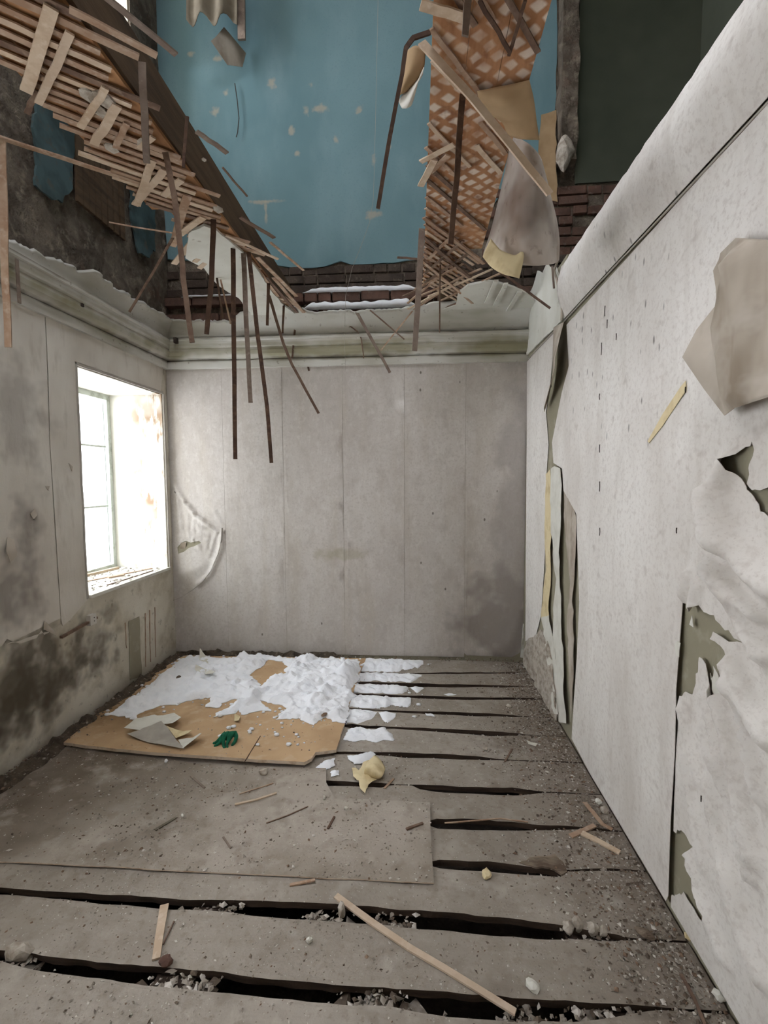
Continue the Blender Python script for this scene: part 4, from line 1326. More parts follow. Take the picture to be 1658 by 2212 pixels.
# ------------------------------------------------------------------ floor: earth fill, joists, single boards with open gaps
floor = tag(box('floor', (XO, YF, -.5), (XU + .3, YB + .02, -.26), 'earth'), kind='structure', label='floor of wide dusty boards with open gaps')
box('floor_slab', (XR + .07, YF, -.12), (XU, YB, 0), 'earth', floor)
for x in (-2.0, -.80, .62):
    mb = MB(); mb.box((x - .06, YF, -.25), (x + .06, YB, -.042)); mb.obj('floor_joist', 'boardedge', floor)
GAPS = [
    [(885, 1453, 1456), (1000, 1452, 1455), (1132, 1451, 1454)],
    [(775, 1472, 1479), (850, 1475, 1480), (880, 1475, 1483), (1000, 1478, 1484), (1080, 1480, 1484), (1134, 1481, 1483)],
    [(768, 1497, 1502), (850, 1500, 1505), (900, 1502, 1508), (1000, 1505, 1511), (1155, 1507, 1511)],
    [(757, 1527, 1533), (800, 1531, 1534), (835, 1533, 1537), (950, 1537, 1543), (1050, 1540, 1546), (1120, 1545, 1548)],
    [(748, 1562, 1572), (800, 1567, 1573), (870, 1570, 1575), (1000, 1575, 1584), (1060, 1578, 1588), (1125, 1584, 1588), (1140, 1586, 1588)],
    [(735, 1622, 1629), (800, 1625, 1628), (880, 1625, 1636), (1000, 1630, 1640), (1060, 1636, 1641), (1105, 1640, 1642)],
    [(706, 1684, 1698), (770, 1688, 1698), (835, 1690, 1701), (842, 1692, 1694), (898, 1694, 1696), (905, 1694, 1704), (950, 1696, 1710), (1050, 1700, 1716), (1110, 1700, 1718), (1150, 1706, 1714), (1165, 1708, 1711)],
    [(932, 1767, 1788), (1050, 1770, 1792), (1150, 1780, 1794), (1250, 1784, 1790), (1320, 1790, 1797)],
    [(936, 1855, 1876), (1050, 1859, 1882), (1120, 1868, 1888), (1170, 1872, 1892), (1217, 1880, 1896), (1224, 1878, 1882), (1300, 1874, 1879), (1387, 1878, 1882)],
    [(0, 1915, 1930), (97, 1923, 1938), (240, 1929, 1952), (360, 1938, 1962), (420, 1943, 1966), (510, 1945, 1969), (600, 1947, 1981), (790, 1957, 1995), (870, 1963, 2001), (1000, 1971, 2014), (1150, 1990, 2024), (1240, 2002, 2030), (1290, 2012, 2034), (1345, 2020, 2030)],
    [(0, 2051, 2073), (100, 2063, 2099), (200, 2075, 2109), (320, 2085, 2126), (480, 2101, 2140), (600, 2114, 2155), (750, 2128, 2168), (850, 2131, 2174), (1000, 2145, 2196), (1150, 2155, 2205), (1235, 2160, 2206), (1260, 2164, 2200), (1420, 2172, 2178)],
]
G = []
for g in GAPS:
    pts = []
    for x, yu, yl in g:
        a_, b_ = fl(x, yu), fl(x, yl)
        pts.append(((a_.x + b_.x) / 2, a_.y, b_.y))
    G.append(pts)
G.append([(-1.3, .985, .95), (1.0, .99, .955)])
for yv in (.70, .43, .16, -.11, -.38, -.65, -.92, -1.19, -1.46, -1.73): G.append([(-2, yv, yv - .02), (1, yv, yv - .02)])


def gap_at(pts, x):
    if x <= pts[0][0]:
        c_ = (pts[0][1] + pts[0][2]) / 2
        w_ = (pts[0][1] - pts[0][2]) / 2
        w_ = w_ if len(pts) > 10 else min(w_, .012)
        return c_ + w_, c_ - w_
    if x >= pts[-1][0]:
        c_ = (pts[-1][1] + pts[-1][2]) / 2
        return c_ + .004, c_ - .004
    for (xa, ua, la), (xb, ub, lb_) in zip(pts, pts[1:]):
        if xa <= x <= xb:
            t = (x - xa) / max(xb - xa, 1e-6)
            return ua + (ub - ua) * t, la + (lb_ - la) * t


def gap_edges(i, x):
    u_, l_ = gap_at(G[i], x)
    k = min(1.0, (u_ - l_) / .03)
    u_ += .007 * k * fbm(x, i * 3.3, 7, 1)
    l_ += .007 * k * fbm(x, i * 5.1, 6, 8)
    return max(u_, l_ + .002), l_


def in_gap(x, y, m_=.0):
    for i in range(len(GAPS) + 1):
        u_, l_ = gap_edges(i, x)
        if l_ - m_ < y < u_ + m_: return True
    return False


def floor_board(i):
    xs = [XL + .01 + k * .04 for k in range(int((XR - XL - .02) / .04) + 1)] + [XR - .008]
    vs, top, fs, fm = [], [], [], []
    for x in xs:
        far = YB - .05 + .006 * fbm(x, 0, 5) if i == 0 else gap_edges(i - 1, x)[1]
        near = gap_edges(i, x)[0] if i < len(G) else YF
        if far - near < .02: far = near + .02
        mid = (far + near) / 2
        z = .004 * fbm(x, i * 7, 1.5, 2)
        ed = .003
        row = [(far, z - ed), (far - .012, z), (mid, z + .002 * fbm(x, i, 9)), (near + .012, z), (near, z - ed), (near + .004 + .006 * fbm(x, i, 12), z - .032), (far - .004, z - .032)]
        vs += [(x, a_, b_) for a_, b_ in row]
    K = 7
    for k in range(len(xs) - 1):
        for j in range(K):
            fs.append((k * K + j, k * K + (j + 1) % K, (k + 1) * K + (j + 1) % K, (k + 1) * K + j))
            fm.append(0 if j < 4 else 1)
    fs.append(tuple(range(K - 1, -1, -1))); fm.append(1)
    fs.append(tuple((len(xs) - 1) * K + j for j in range(K))); fm.append(1)
    return mobj('floor_board', vs, fs, 'board', floor, mats=['board', 'boardedge'], fmat=fm)


for i in range(len(G) + 1):
    floor_board(i)

# ------------------------------------------------------------------ the two loose sheets on the floor
def outline_dist(poly):
    P = [Vector(p) for p in poly]
    def d(x, y):
        p = Vector((x, y))
        return min(seg_dist(p, P[i], P[(i + 1) % len(P)]) for i in range(len(P)))
    return d


HB_Z = .006
hb = pF([(120, 1655), (420, 1652), (703, 1662), (704, 1692), (722, 1728), (800, 1730), (928, 1735), (935, 1910), (700, 1899), (400, 1884), (0, 1863)], HB_Z)
hb = [(XL + .02, hb[-1][1] + .01), (XL + .02, 2.62)] + hb[1:]
hardboard = sheet('hardboard_sheet', rough_poly(hb, .12, .004, 1), FR_FLOOR, .12, lambda p, q: .007 + .004 * fbm(p, q, 2, 3), .005, 'dustboard', None, edge='fibreedge')
tag(hardboard, 'grey hardboard sheet under thick dust, in front of the snowy brown board', 'board')
FB_Z = .02
fbp = pF([(137, 1611), (250, 1627), (359, 1637), (523, 1648), (658, 1655), (674, 1647), (682, 1633), (725, 1626), (736, 1590), (746, 1557), (752, 1530), (764, 1492), (778, 1452), (790, 1424), (400, 1418), (380, 1426), (228, 1530)], FB_Z)
fbp = [(x, min(y, YB - .04)) for x, y in fbp]
def fbh(p, q): return .010 + .018 * math.exp(-max(0, q - 2.52) / .18) + .003 * fbm(p, q, 2, 3)
fibre = sheet('fibreboard_sheet', rough_poly(fbp, .05, .005, 7), FR_FLOOR, .07, fbh, .018, 'fibre', None, edge='fibreedge')
tag(fibre, 'brown fibreboard sheet with a broken corner, half covered in snow', 'board')

OCT = [(1, 0, 0), (-1, 0, 0), (0, 1, 0), (0, -1, 0), (0, 0, 1), (0, 0, -1)]
OCF = [(0, 2, 4), (2, 1, 4), (1, 3, 4), (3, 0, 4), (2, 0, 5), (1, 2, 5), (3, 1, 5), (0, 3, 5)]
_b = bmesh.new(); bmesh.ops.create_icosphere(_b, subdivisions=1, radius=1)
OCT2 = [tuple(v.co) for v in _b.verts]; OCF2 = [tuple(v.index for v in f.verts) for f in _b.faces]; _b.free()


def surf_z(x, y):
    if inside((x, y), fbp): return fbh(x, y) + .018
    if inside((x, y), hb): return .012 + .004 * fbm(x, y, 2, 3)
    return 0.0


# ------------------------------------------------------------------ snow on the floor
cs = lambda l: [(200 + x / 2.763, 1380 + y / 2.763) for x, y in l]
snow_out = cs([(80, 455), (130, 410), (200, 370), (300, 300), (390, 215), (440, 175), (520, 112), (600, 102), (700, 106), (850, 112), (920, 92), (1000, 90), (1100, 100), (1210, 112), (1330, 112), (1420, 112), (1500, 120), (1600, 125), (1585, 180), (1575, 250), (1550, 330), (1530, 400), (1515, 470), (1495, 505), (1440, 490), (1370, 470), (1300, 512), (1268, 490), (1230, 470),
               (1120, 462), (1150, 400), (1080, 380), (1000, 360), (1060, 420), (1000, 430), (905, 442), (880, 412), (850, 440), (800, 455), (720, 472), (740, 430), (830, 400), (860, 352), (800, 362), (760, 402), (670, 402), (690, 370), (720, 332), (620, 345), (500, 390), (400, 402), (300, 432), (260, 476), (200, 460)])
snow_hole = cs([(1050, 122), (1130, 128), (1185, 160), (1150, 180), (1130, 230), (1060, 250), (1000, 282), (985, 245), (940, 210), (1020, 150)])
sp_out = [(x, min(y, YB - .03)) for x, y in rough_poly(rough_poly(pF(snow_out, .04), .07, .02, 3, .018), .02, .006, 5, .009)]
sp_hole = rough_poly(rough_poly(pF(snow_hole, .04), .06, .018, 9, .015), .02, .006, 2, .009)
dO, dH = outline_dist(sp_out), outline_dist(sp_hole)
heap = [Vector(pF([c_], .05)[0]) for c_ in ((745, 1460), (765, 1448), (735, 1475), (690, 1462), (640, 1450), (600, 1470), (660, 1480))]
def snow_h(p, q):
    d = min(dO(p, q), dH(p, q))
    h = .030 * (1 - math.exp(-d / .05))
    lump = max(0, fbm(p, q, 8, 5)) * .050 + max(0, fbm(p, q, 20, 2)) * .030 + max(0, fbm(p, q, 45, 7)) * .014
    hp_ = sum(.045 * math.exp(-((p - c_.x) ** 2 + (q - c_.y) ** 2) / .012) for c_ in heap)
    return fbh(p, q) + .019 + h * .6 + (lump + hp_) * min(1, d / .04)
s1 = sheet('snow', sp_out, FR_FLOOR, .016, snow_h, .004, 'snow', None, [sp_hole])
tag(s1, 'white snow blown across the brown fibreboard by the window', 'snow', kind='stuff')
# snow on the bare boards, lying between the gaps
rows = [(0, -.50, .06), (1, -.47, .09), (2, -.48, .06), (3, -.48, -.04), (4, -.46, -.14)]
sb = MB()
for bi, xa, xb in rows:
    far0 = (lambda x: YB - .06) if bi == 0 else (lambda x, b=bi: gap_edges(b - 1, x)[1] - .006)
    near0 = lambda x, b=bi: gap_edges(b, x)[0] + .004
    n = int((xb - xa) / .012)
    vs, fs = [], []
    R_ = 14
    for k in range(n + 1):
        x = xa + (xb - xa) * k / n
        e = (xb + .05 - x) / .30 + .7 * fbm(x, bi * 4, 9, 3)
        e = max(0, min(1, e))
        f_, n_ = far0(x), near0(x)
        sh = (f_ - n_) * (.5 * (1 - e ** .5) + .10 * max(0, fbm(x, bi * 9, 14, 2)))
        f_, n_ = f_ - sh * .2, n_ + sh * 1.7
        f_ = max(f_, n_ + .004)
        for j in range(R_):
            t = j / (R_ - 1)
            y_ = f_ + (n_ - f_) * t
            pr_ = math.sin(math.pi * t) ** .45
            vs.append((x, y_, .0 + pr_ * e ** .4 * (.022 + .016 * fbm(x, y_, 16, 2) + .010 * fbm(x, y_, 40, 1))))
    for k in range(n):
        for j in range(R_ - 1):
            fs.append((k * R_ + j, k * R_ + j + 1, (k + 1) * R_ + j + 1, (k + 1) * R_ + j))
    sb.add(vs, fs)
# small patch on the sixth board and beside the broken corner
for poly, seed in (([(752, 1578), (770, 1572), (800, 1578), (830, 1574), (846, 1590), (850, 1604), (830, 1600), (810, 1606), (790, 1600), (760, 1606), (744, 1600)], 2), ([(700, 1648), (722, 1640), (722, 1652), (704, 1662), (684, 1661)], 3),
                   ([(712, 1668), (730, 1664), (736, 1676), (718, 1680)], 4), ([(750, 1636), (800, 1628), (812, 1634), (790, 1650), (765, 1652)], 5), ([(918, 1544), (935, 1543), (936, 1549), (920, 1549)], 6), ([(960, 1500), (985, 1502), (970, 1506)], 7)):
    pl = rough_poly(rough_poly(pF(poly), .04, .006, seed, .008), .012, .003, seed, .005)
    dd = outline_dist(pl)
    o = sheet('tmp', pl, FR_FLOOR, .016, lambda p, q: .004 + .022 * (1 - math.exp(-dd(p, q) / .02)) * (1 + .5 * fbm(p, q, 30)), .002, 'snow', None)
    sb.add([v.co.copy() for v in o.data.vertices], [tuple(p.vertices) for p in o.data.polygons])
    bpy.data.objects.remove(o)
for i in range(260):
    k = random.random()
    if k < .55:
        q0 = Vector(random.choice(sp_out)); p = q0 + Vector((random.gauss(0, .05), random.gauss(0, .035)))
        if not inside((p.x, p.y), fbp) or p.y > YB - .08: continue
    elif k < .8:
        p = Vector((random.uniform(-.45, .15), random.uniform(2.9, 4.0)))
        if in_gap(p.x, p.y, .006): continue
    else:
        p = Vector((random.uniform(-1.2, -.5), random.uniform(2.6, 3.2)))
    r = random.choice((.004, .005, .006, .008, .011, .015))
    vs = []
    for (ax, ay, az) in OCT2:
        kk = 1 + .3 * noise.noise(Vector((ax * 2 + i, ay * 2, az * 2)))
        vs.append((p.x + ax * r * kk * 1.3, p.y + ay * r * kk, surf_z(p.x, p.y) + r * .5 + az * r * kk * .7))
    sb.add(vs, OCF2)
s2 = sb.obj('snow', 'snow', smooth=True)
bm = bmesh.new(); bm.from_mesh(s2.data); bmesh.ops.recalc_face_normals(bm, faces=bm.faces); bm.to_mesh(s2.data); bm.free()
tag(s2, 'white snow drifted along the open floorboards right of the brown board', 'snow', kind='stuff')

# ------------------------------------------------------------------ rubble
def chip(mb, x, y, z, r, mi):
    a_ = random.uniform(0, 6.3)
    sx, sy, sz = r * random.uniform(.7, 1.5), r * random.uniform(.5, 1.1), r * random.uniform(.3, .8)
    ca, sa = math.cos(a_), math.sin(a_)
    vs = []
    for (p, q, w_) in OCT:
        p, q, w_ = p * sx * random.uniform(.7, 1.2), q * sy * random.uniform(.7, 1.2), w_ * sz * random.uniform(.7, 1.2)
        p += random.uniform(-.3, .3) * r; q += random.uniform(-.3, .3) * r
        vs.append((x + p * ca - q * sa, y + p * sa + q * ca, z + sz * .5 + w_))
    mb.add(vs, OCF, mi)


MIX = (0, 0, 0, 0, 0, 1, 1, 2, 3)
mb = MB()
cnt = 0
while cnt < 9000:     # thick litter along the right wall
    y = random.uniform(.9, 4.05)
    wd = .10 + .16 * max(0, 1 - abs(y - 2.3) / 1.6) + .05 * fbm(y, 0, 2)
    x = XR - .02 - abs(random.gauss(0, wd))
    if x < -.1: continue
    mess = math.exp(-(XR - x) / .3)
    if in_gap(x, y) and random.random() > .25 * mess: continue
    r = random.choice((.0022, .0026, .003, .0035, .004, .005, .006, .009))
    chip(mb, x, y, surf_z(x, y), r, random.choice((0, 0, 0, 0, 1, 2, 2, 3)))
    cnt += 1
o = mb.obj('rubble', None, mats=['chip_grey', 'chip_white', 'chip_dark', 'chip_brown'])
tag(o, 'fine plaster rubble heaped along the foot of the right wall', 'rubble', kind='stuff')
mb = MB()
cnt = 0
while cnt < 8500:
    x, y = random.uniform(-2.1, .9), random.uniform(1.0, 4.0)
    if in_gap(x, y): continue
    if inside((x, y), fbp) and random.random() > .10: continue
    if fbm(x, y, 2.2, 3) < random.uniform(-.7, .6): continue
    r = random.choice((.0018, .002, .0025, .003, .0035, .0045, .006)) * (1.25 if inside((x, y), hb) else 1)
    chip(mb, x, y, surf_z(x, y), r, random.choice(MIX))
    cnt += 1
o = mb.obj('rubble', None, mats=['chip_grey', 'chip_white', 'chip_dark', 'chip_brown'])
tag(o, 'loose plaster grit scattered over floorboards and hardboard', 'rubble', kind='stuff')
# dirt ridge along the left wall and the back wall
def ridge(name, pts, wd, h, mat, label, seed):
    vs, fs = [], []
    n = len(pts); K = 9
    for i, p in enumerate(pts):
        d = (pts[min(i + 1, n - 1)] - pts[max(i - 1, 0)]).normalized()
        side = Vector((-d.y, d.x, 0))
        e = min(1, i / 4, (n - 1 - i) / 4)
        hh = h * e * (1 + .8 * fbm(i, seed, .35)); ww = wd * (1 + .6 * fbm(i, seed + 4, .3))
        for k in range(K):
            t = k / (K - 1)
            q = p + side * ww * (t - .5)
            vs.append((q.x, q.y, p.z - .002 + max(0, hh) * math.sin(math.pi * t) * (1 + .5 * fbm(i * 1.3, k, .9, seed))))
    for i in range(n - 1):
        for k in range(K - 1):
            fs.append((i * K + k, (i + 1) * K + k, (i + 1) * K + k + 1, i * K + k + 1))
    o = mobj(name, vs, fs, mat)
    bm = bmesh.new(); bm.from_mesh(o.data); bmesh.ops.recalc_face_normals(bm, faces=bm.faces); bm.to_mesh(o.data); bm.free()
    return tag(o, label, 'dirt', kind='stuff')
ridge('dirt_ridge', [Vector((XL + .085, 1.6 + .03 * i, .012)) for i in range(84)], .12, .045, 'dirt', 'dark dirt ridge along the foot of the left wall', 1)
ridge('dirt_ridge', [Vector((XL + .05 + .03 * i, YB - .045, .012)) for i in range(52)], .07, .03, 'dirt', 'thin dirt ridge along the foot of the back wall behind the snow', 5)
mb = MB()
for i in range(900):
    y = random.uniform(1.8, 4.05); x = XL + .03 + abs(random.gauss(0, .06))
    chip(mb, x, y, .02 + surf_z(x, y), random.choice((.004, .006, .009, .012)), random.choice((2, 2, 2, 0, 3)))
for i in range(420):
    x = random.uniform(XL, XR); y = YB - .03 - abs(random.gauss(0, .04))
    chip(mb, x, y, .01, random.choice((.004, .006, .009)), random.choice((2, 0, 3)))
o = mb.obj('rubble', None, mats=['chip_grey', 'chip_white', 'chip_dark', 'chip_brown'])
tag(o, 'dark crumbs of masonry along the left and back wall', 'rubble', kind='stuff')
# rubble spilling into the gaps over the floor joists
mb = MB()
for cx, cy, n, sp_ in ((460, 1957, 60, .05), (390, 2112, 90, .06), (700, 1975, 50, .05), (835, 1985, 70, .05), (820, 2150, 110, .06), (40, 2070, 50, .05), (1300, 2022, 70, .06), (1310, 2200, 260, .10), (1130, 2192, 40, .04), (1320, 1895, 120, .08)):
    c_ = fl(cx, cy)
    for _ in range(n):
        x, y = c_.x + random.gauss(0, sp_), c_.y + random.gauss(0, sp_ * .45)
        chip(mb, x, y, random.uniform(-.045, -.012), random.choice((.005, .007, .010, .016)), random.choice((0, 0, 0, 1, 2)))
    for _ in range(7):
        chip(mb, c_.x + random.gauss(0, sp_), c_.y, -.06, .04, random.choice((0, 2)))
o = mb.obj('rubble', None, mats=['chip_grey', 'chip_white', 'chip_dark', 'chip_brown'])
tag(o, 'plaster rubble caught in the wide gaps between the front boards', 'rubble', kind='stuff')

# ------------------------------------------------------------------ single stones and lumps
STONES = [
    ('square lump of brick and mortar in front of the brown board', 570, 1672, .024, 'chunk', (1.1, .8, .8)),
    ('rough grey lump near the front edge of the dusty hardboard', 590, 1852, .020, 'chunk', (.6, .7, 1.0)),
    ('tan rounded stone in the rubble by the rotten board end', 1050, 1893, .020, 'creampaper', (1.2, .9, .7)),
    ('leftmost of the pale stones plugging the front gap', 1226, 2012, .022, 'chunk', (1, .9, .9)),
    ('tallest of the pale stones plugging the front gap', 1248, 2008, .023, 'chunk', (.9, .9, 1.2)),
    ('third pale stone plugging the front gap', 1280, 2016, .022, 'chunk', (1, .9, 1)),
    ('rightmost of the pale stones plugging the front gap', 1302, 2018, .018, 'chunk', (1.2, .9, .9)),
    ('pale broken plaster lump standing in the middle of the front gap', 738, 1978, .024, 'chunk', (.8, .6, 1.3)),
    ('white plaster lump below the fallen long lath', 1150, 2135, .020, 'palepaper', (1.2, .9, .6)),
    ('orange brick crumb at the foot of the short flat lath', 357, 2082, .022, 'brick', (1.1, .8, .6)),
    ('white oval pebble on the dusty hardboard beside the dark sliver', 394, 1764, .009, 'palepaper', (.7, 1.3, .8)),
    ('white pebble on the hardboard right of the pale stick', 747, 1748, .009, 'palepaper', (.8, 1.2, .8)),
    ('white pebble just in front of the brown board left half', 359, 1646, .010, 'snow', (1, 1, 1)),
    ('round white snow ball on the brown board beside the glove', 649, 1622, .014, 'snow', (1.1, 1, .8)),
    ('small white peg near the corner of the hardboard', 700, 1727, .008, 'palepaper', (.8, .8, 1.5)),
    ('grey pebble on the hardboard below the pale stick', 693, 1766, .014, 'chunk', (1.2, .8, .6)),
    ('pale pebble on the board right of the crumpled paper', 840, 1630, .010, 'palepaper', (1.2, .8, .8)),
    ('white pebble at the wall foot in the lower right corner', 1553, 2158, .018, 'palepaper', (1, .8, .8)),
    ('tan crumb at the wall foot under the torn wallpaper', 1492, 2028, .020, 'creampaper', (1.2, .8, .6)),
    ('grey round stone by the right wall beside the curled shaving', 1306, 1755, .020, 'chunk', (1, 1, .8)),
    ('pale stone by the right wall above the curled shaving', 1292, 1735, .016, 'palepaper', (1, 1, .8)),
    ('pale crumb on the far boards near the damaged corner', 1098, 1527, .018, 'chunk', (1.2, .8, .6)),
    ('pale crumb on the middle boards right of centre', 1047, 1620, .016, 'chunk', (1.1, .8, .7)),
    ('dark lump lying in the snow by the left wall', 386, 1466, .020, 'chip_dark', (1, .8, .7)),
    ('broken tile lying at the snow edge above the glove', 700, 1545, .018, 'chip_brown', (1.4, .8, .4)),
    ('small white stone on the third front board', 668, 2036, .012, 'palepaper', (.7, .9, 1)),
    ('rotten brown wood lump in the rubble by the right wall', 1392, 2022, .022, 'rottenwood', (1.6, .7, .6)),
    ('grey stone in the gap at the left picture edge', 42, 2068, .035, 'chunk', (1.3, .8, .8)),
]
for i, (lab, x, y_, r, m_, sq) in enumerate(STONES):
    p = fl(x, y_)
    z = surf_z(p.x, p.y)
    dz = r * sq[2] * .75
    if in_gap(p.x, p.y): z = -.022
    if lab.startswith('dark lump') or lab.startswith('broken tile'): z = snow_h(p.x, p.y) + .004
    o = rock('stone' if 'stone' in lab else ('pebble' if 'pebble' in lab else 'rubble_lump'), fl(x, y_, z) + Vector((0, 0, dz)), r, m_, None, i, sq, i * .7, sub=2)
    tag(o, lab, 'stone' if 'stone' in lab else ('pebble' if 'pebble' in lab else 'lump'))

# ------------------------------------------------------------------ sticks and laths on the floor
STICKS = [
    ('pale split stick lying on the dusty hardboard', [(507, 1738), (555, 1727), (597, 1713)], .011, .006, 'lathpale'),
    ('thin brown stick behind the pale stick on the hardboard', [(517, 1715), (590, 1692)], .006, .004, 'lathA'),
    ('thin dark twig right of the pale stick on the hardboard', [(575, 1778), (620, 1762), (665, 1742)], .005, .004, 'lathbrown'),
    ('thin dark twig lying on the brown board beside the glove', [(528, 1646), (545, 1618), (562, 1590)], .004, .004, 'lathdark'),
    ('long pale lath lying slantwise across the two front gaps', [(725, 1935), (800, 1990), (885, 2048), (960, 2092), (1113, 2187)], .024, .007, 'lathpale'),
    ('short flat lath lying upright on the front left board', [(355, 1955), (346, 2010), (337, 2072)], .030, .007, 'lathpale'),
    ('thin dark splinter beside the short flat lath', [(376, 1990), (352, 2040)], .005, .004, 'lathbrown'),
    ('pale curled wood shaving by the right wall', [(1262, 1733), (1282, 1757), (1300, 1780), (1322, 1792)], .022, .004, 'lathA'),
    ('pale flat splint lying on the board by the right wall', [(1256, 1799), (1298, 1820), (1338, 1842)], .030, .006, 'lathpale'),
    ('broken splint leaning over the gap by the right wall', [(1232, 1806), (1258, 1795), (1284, 1783)], .024, .006, 'lathA'),
    ('blue-grey sliver on the dusty hardboard', [(335, 1793), (380, 1766)], .014, .005, 'metal'),
    ('brown splinter standing out near the hardboard middle', [(708, 1790), (722, 1764)], .010, .006, 'lathdark'),
    ('brown splinter near the right end of the hardboard', [(877, 1791), (913, 1778)], .012, .007, 'lathbrown'),
    ('brown splinter on the front edge of the dusty hardboard', [(626, 1912), (680, 1901)], .012, .006, 'lathA'),
    ('grey paper-thin splinter left on the hardboard', [(412, 1676), (442, 1702)], .012, .004, 'lathgrey'),
    ('pale splinter near the front of the hardboard', [(482, 1808), (498, 1832)], .008, .004, 'lathgrey'),
    ('thin stick among the rubble in the lower right corner', [(1470, 2105), (1500, 2160), (1522, 2215)], .010, .007, 'lathbrown'),
    ('short brown stick standing out of the rubble by the far boards', [(1090, 1645), (1106, 1618)], .010, .006, 'lathbrown'),
    ('pale loose splinter stretched along the middle gap', [(960, 1778), (1080, 1768), (1140, 1776)], .006, .004, 'lathA'),
    ('tan bark strip lying on the boards right of the crumpled yellow paper', [(830, 1703), (850, 1682)], .012, .004, 'lathA'),
]
for lab, pts, w_, t, m_ in STICKS:
    P = []
    for i, (x, y_) in enumerate(pts):
        p = fl(x, y_)
        z = surf_z(p.x, p.y) + t * .5 + .002
        P.append(fl(x, y_, z + (.006 if 'curled' in lab and i == 1 else 0)))
    Q = []
    for a_, b_ in zip(P, P[1:]): Q += [a_.lerp(b_, k / 3) for k in range(3)]
    Q.append(P[-1])
    mb = MB(); mb.bar(Q, w_, t, Z3, taper=.85)
    tag(mb.obj('wood_stick' if w_ < .02 else 'loose_lath', m_), lab, 'stick' if w_ < .02 else 'lath')
# rotten broken end of a board over the gap
pl = rough_poly(pF([(1120, 1864), (1165, 1852), (1200, 1846), (1216, 1862), (1222, 1884), (1212, 1892), (1196, 1878), (1160, 1874)]), .02, .008, 4)
o = sheet('broken_board_end', pl, FR_FLOOR, .025, lambda p, q: -.008 + .018 * abs(fbm(p, q, 14, 2)), .008, 'rottenwood', floor)

# ------------------------------------------------------------------ papers
def paper(name, poly, mat, label, lift, seed, z0=.0, spacing=.03, roughen=.004):
    pts = rough_poly(pF(poly), .03, roughen, seed)
    cx = sum(p[0] for p in pts) / len(pts); cy = sum(p[1] for p in pts) / len(pts)
    o = sheet(name, pts, FR_FLOOR, spacing, lambda p, q: surf_z(p, q) + z0 + lift(p - cx, q - cy), .0015, mat)
    return tag(o, label, 'paper') if label else o
pc = lambda l: [(200 + x / 2.763, 1380 + y / 2.763) for x, y in l]
paper('paper_scrap', pc([(190, 603), (262, 545), (372, 503), (388, 508), (490, 495), (530, 535), (480, 572), (412, 570), (300, 606)]), 'palepaper', 'white curled wallpaper scrap, uppermost of the papers beside the glove', lambda x, y: .022 + .03 * abs(x) / .2 + .012 * fbm(x, y, 6, 1), 1)
paper('paper_scrap', pc([(205, 622), (415, 568), (452, 600), (498, 650), (552, 715), (470, 700), (330, 662)]), 'greypaper', 'grey triangular wallpaper scrap, largest of the papers beside the glove', lambda x, y: .010 + .03 * max(0, y) / .1 + .008 * fbm(x, y, 6, 2), 2)
paper('paper_scrap', pc([(444, 580), (510, 590), (596, 605), (570, 622), (500, 640), (470, 610)]), 'creampaper', 'cream pointed paper scrap between grey scrap and glove', lambda x, y: .008 + .012 * abs(x) / .05, 3)
paper('paper_scrap', pc([(512, 650), (560, 640), (640, 634), (652, 650), (620, 672), (560, 700), (540, 716)]), 'palepaper', 'small grey-white curled scrap at the front edge of the brown board', lambda x, y: .010 + .03 * max(0, x) / .05, 4)
paper('paper_scrap', pc([(845, 490), (882, 496), (872, 530), (845, 525)]), 'creampaper', 'tiny cream paper square on the brown board above the glove', lambda x, y: .004 + .01 * abs(x) / .02, 5, spacing=.015)
paper('paper_scrap', pc([(640, 118), (695, 165), (690, 192), (640, 170)]), 'palepaper', 'white paper corner sticking up out of the snow near the left wall', lambda x, y: .035 + .03 * max(0, y) / .1, 6, spacing=.02)
paper('paper_scrap', pc([(620, 220), (700, 240), (735, 262), (720, 275), (640, 262), (610, 245)]), 'palepaper', 'white paper strip half buried in the snow near the left wall', lambda x, y: .04 + .012 * abs(x) / .05, 7, spacing=.02)
paper('paper_scrap', [(1136, 1606), (1146, 1608), (1160, 1614), (1156, 1618), (1140, 1614)], 'palepaper', 'small bright white paper scrap on the rubble by the right wall', lambda x, y: .012 + .01 * abs(x) / .03, 8, spacing=.015)
# crumpled yellowish paper with torn lobes
ya = pF([(785, 1655), (800, 1650), (820, 1668), (818, 1678), (806, 1682), (812, 1690), (796, 1700), (788, 1720), (778, 1712), (776, 1696), (762, 1682), (760, 1664), (776, 1670)])
o = sheet('crumpled_paper', rough_poly(ya, .02, .006, 3), FR_FLOOR, .018, lambda p, q: .012 + .06 * max(0, q - 2.47) + .02 * abs(fbm(p, q, 16, 2)), .0015, 'creampaper')
tag(o, 'crumpled yellow torn paper on the boards beside the broken board corner', 'paper')
yb = [[fl(808, 1632, .05), fl(820, 1640, .06), fl(832, 1660, .03)], [fl(790, 1652, .07), fl(806, 1658, .075), fl(826, 1676, .05)], [fl(786, 1672, .012), fl(800, 1678, .02), fl(818, 1684, .012)]]
o = loft('crumpled_paper', yb, 'creampaper', None, thick=.0015)
tag(o, 'folded yellow paper with a dark inside standing up on the boards', 'paper')

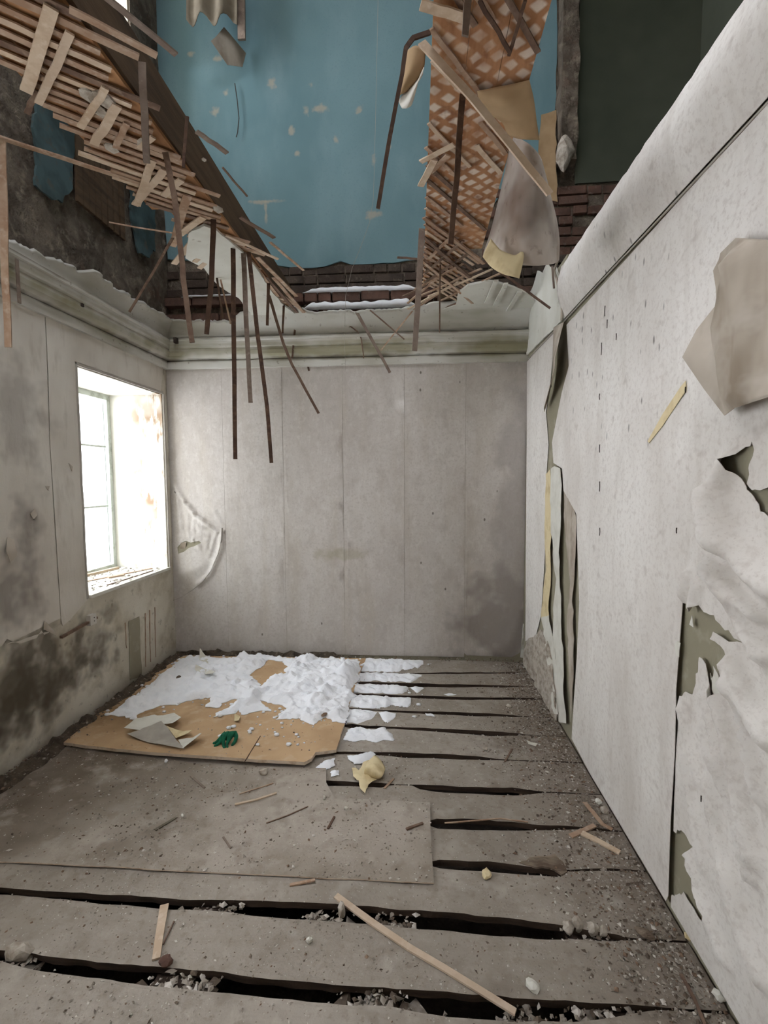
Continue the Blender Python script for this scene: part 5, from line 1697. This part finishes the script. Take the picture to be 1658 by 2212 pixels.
# ------------------------------------------------------------------ green knitted glove
def glove():
    z0 = .036
    c_ = lambda x, y_, z: fl(200 + x / 2.763, 1380 + y_ / 2.763, z0 + z)
    V = [c_(848, 566, .034), c_(822, 572, .046), c_(795, 576, .044), c_(772, 586, .032)]
    E_ = [(0, 1), (1, 2), (2, 3)]
    Rr = [.020, .024, .024, .017]
    def chain(root, pts, r0):
        i = root
        for k, p in enumerate(pts):
            V.append(p); Rr.append(r0 * (1 - .14 * k)); E_.append((i, len(V) - 1)); i = len(V) - 1
    chain(3, [c_(752, 604, .022), c_(735, 620, .012), c_(717, 624, .006)], .0105)
    chain(3, [c_(760, 616, .022), c_(742, 632, .012), c_(722, 644, .006)], .0100)
    chain(2, [c_(778, 610, .028), c_(780, 634, .014), c_(788, 655, .006)], .0110)
    chain(1, [c_(806, 614, .026), c_(800, 634, .014), c_(806, 652, .006)], .0095)
    chain(0, [c_(858, 586, .028), c_(850, 612, .016), c_(828, 640, .006)], .0120)
    me = bpy.data.meshes.new('work_glove')
    me.from_pydata(V, E_, [])
    me.materials.append(MT['glove'])
    o = link(bpy.data.objects.new('work_glove', me))
    md = o.modifiers.new('skin', 'SKIN')
    for i, sv in enumerate(me.skin_vertices[0].data):
        sv.radius = (Rr[i], Rr[i])
        sv.use_root = (i == 1)
    md.use_smooth_shade = True
    sd = o.modifiers.new('sub', 'SUBSURF'); sd.levels = 2; sd.render_levels = 2
    return tag(o, 'dark green knitted work glove lying on the brown board', 'glove')
glove()

# ------------------------------------------------------------------ litter on the window sill
a, b, c, d = WIN[0]
zs = c + .022
SL = [('pale broken stick lying on the window sill by the frame', (XL - .50, a + .25), (XL - .40, b - .12), .035, .02, 'lathpale'), ('flat splint lying across the window sill', (XL - .32, a + .40), (XL - .10, b - .10), .025, .006, 'lathA'),
      ('thin splinter along the front of the window sill', (XL - .06, a + .30), (XL - .03, b - .2), .010, .006, 'lathbrown'), ('short chip of wood on the middle of the window sill', (XL - .22, a + .55), (XL - .16, a + .66), .03, .012, 'lathA')]
for lab, p, q_, w_, t, m_ in SL:
    mb = MB(); mb.bar([Vector((p[0], p[1], zs + t / 2)), Vector((q_[0], q_[1], zs + t / 2))], w_, t, Z3)
    tag(mb.obj('wood_stick', m_), lab, 'stick')
mb = MB()
for i in range(260):
    chip(mb, random.uniform(XO + .2, XL), random.uniform(a + .06, b - .06), zs, random.choice((.004, .006, .009, .013)), random.choice((0, 1, 1, 1)))
tag(mb.obj('rubble', None, mats=['chip_grey', 'chip_white', 'chip_dark', 'chip_brown']), 'plaster crumbs lying on the window sill', 'rubble', kind='stuff')
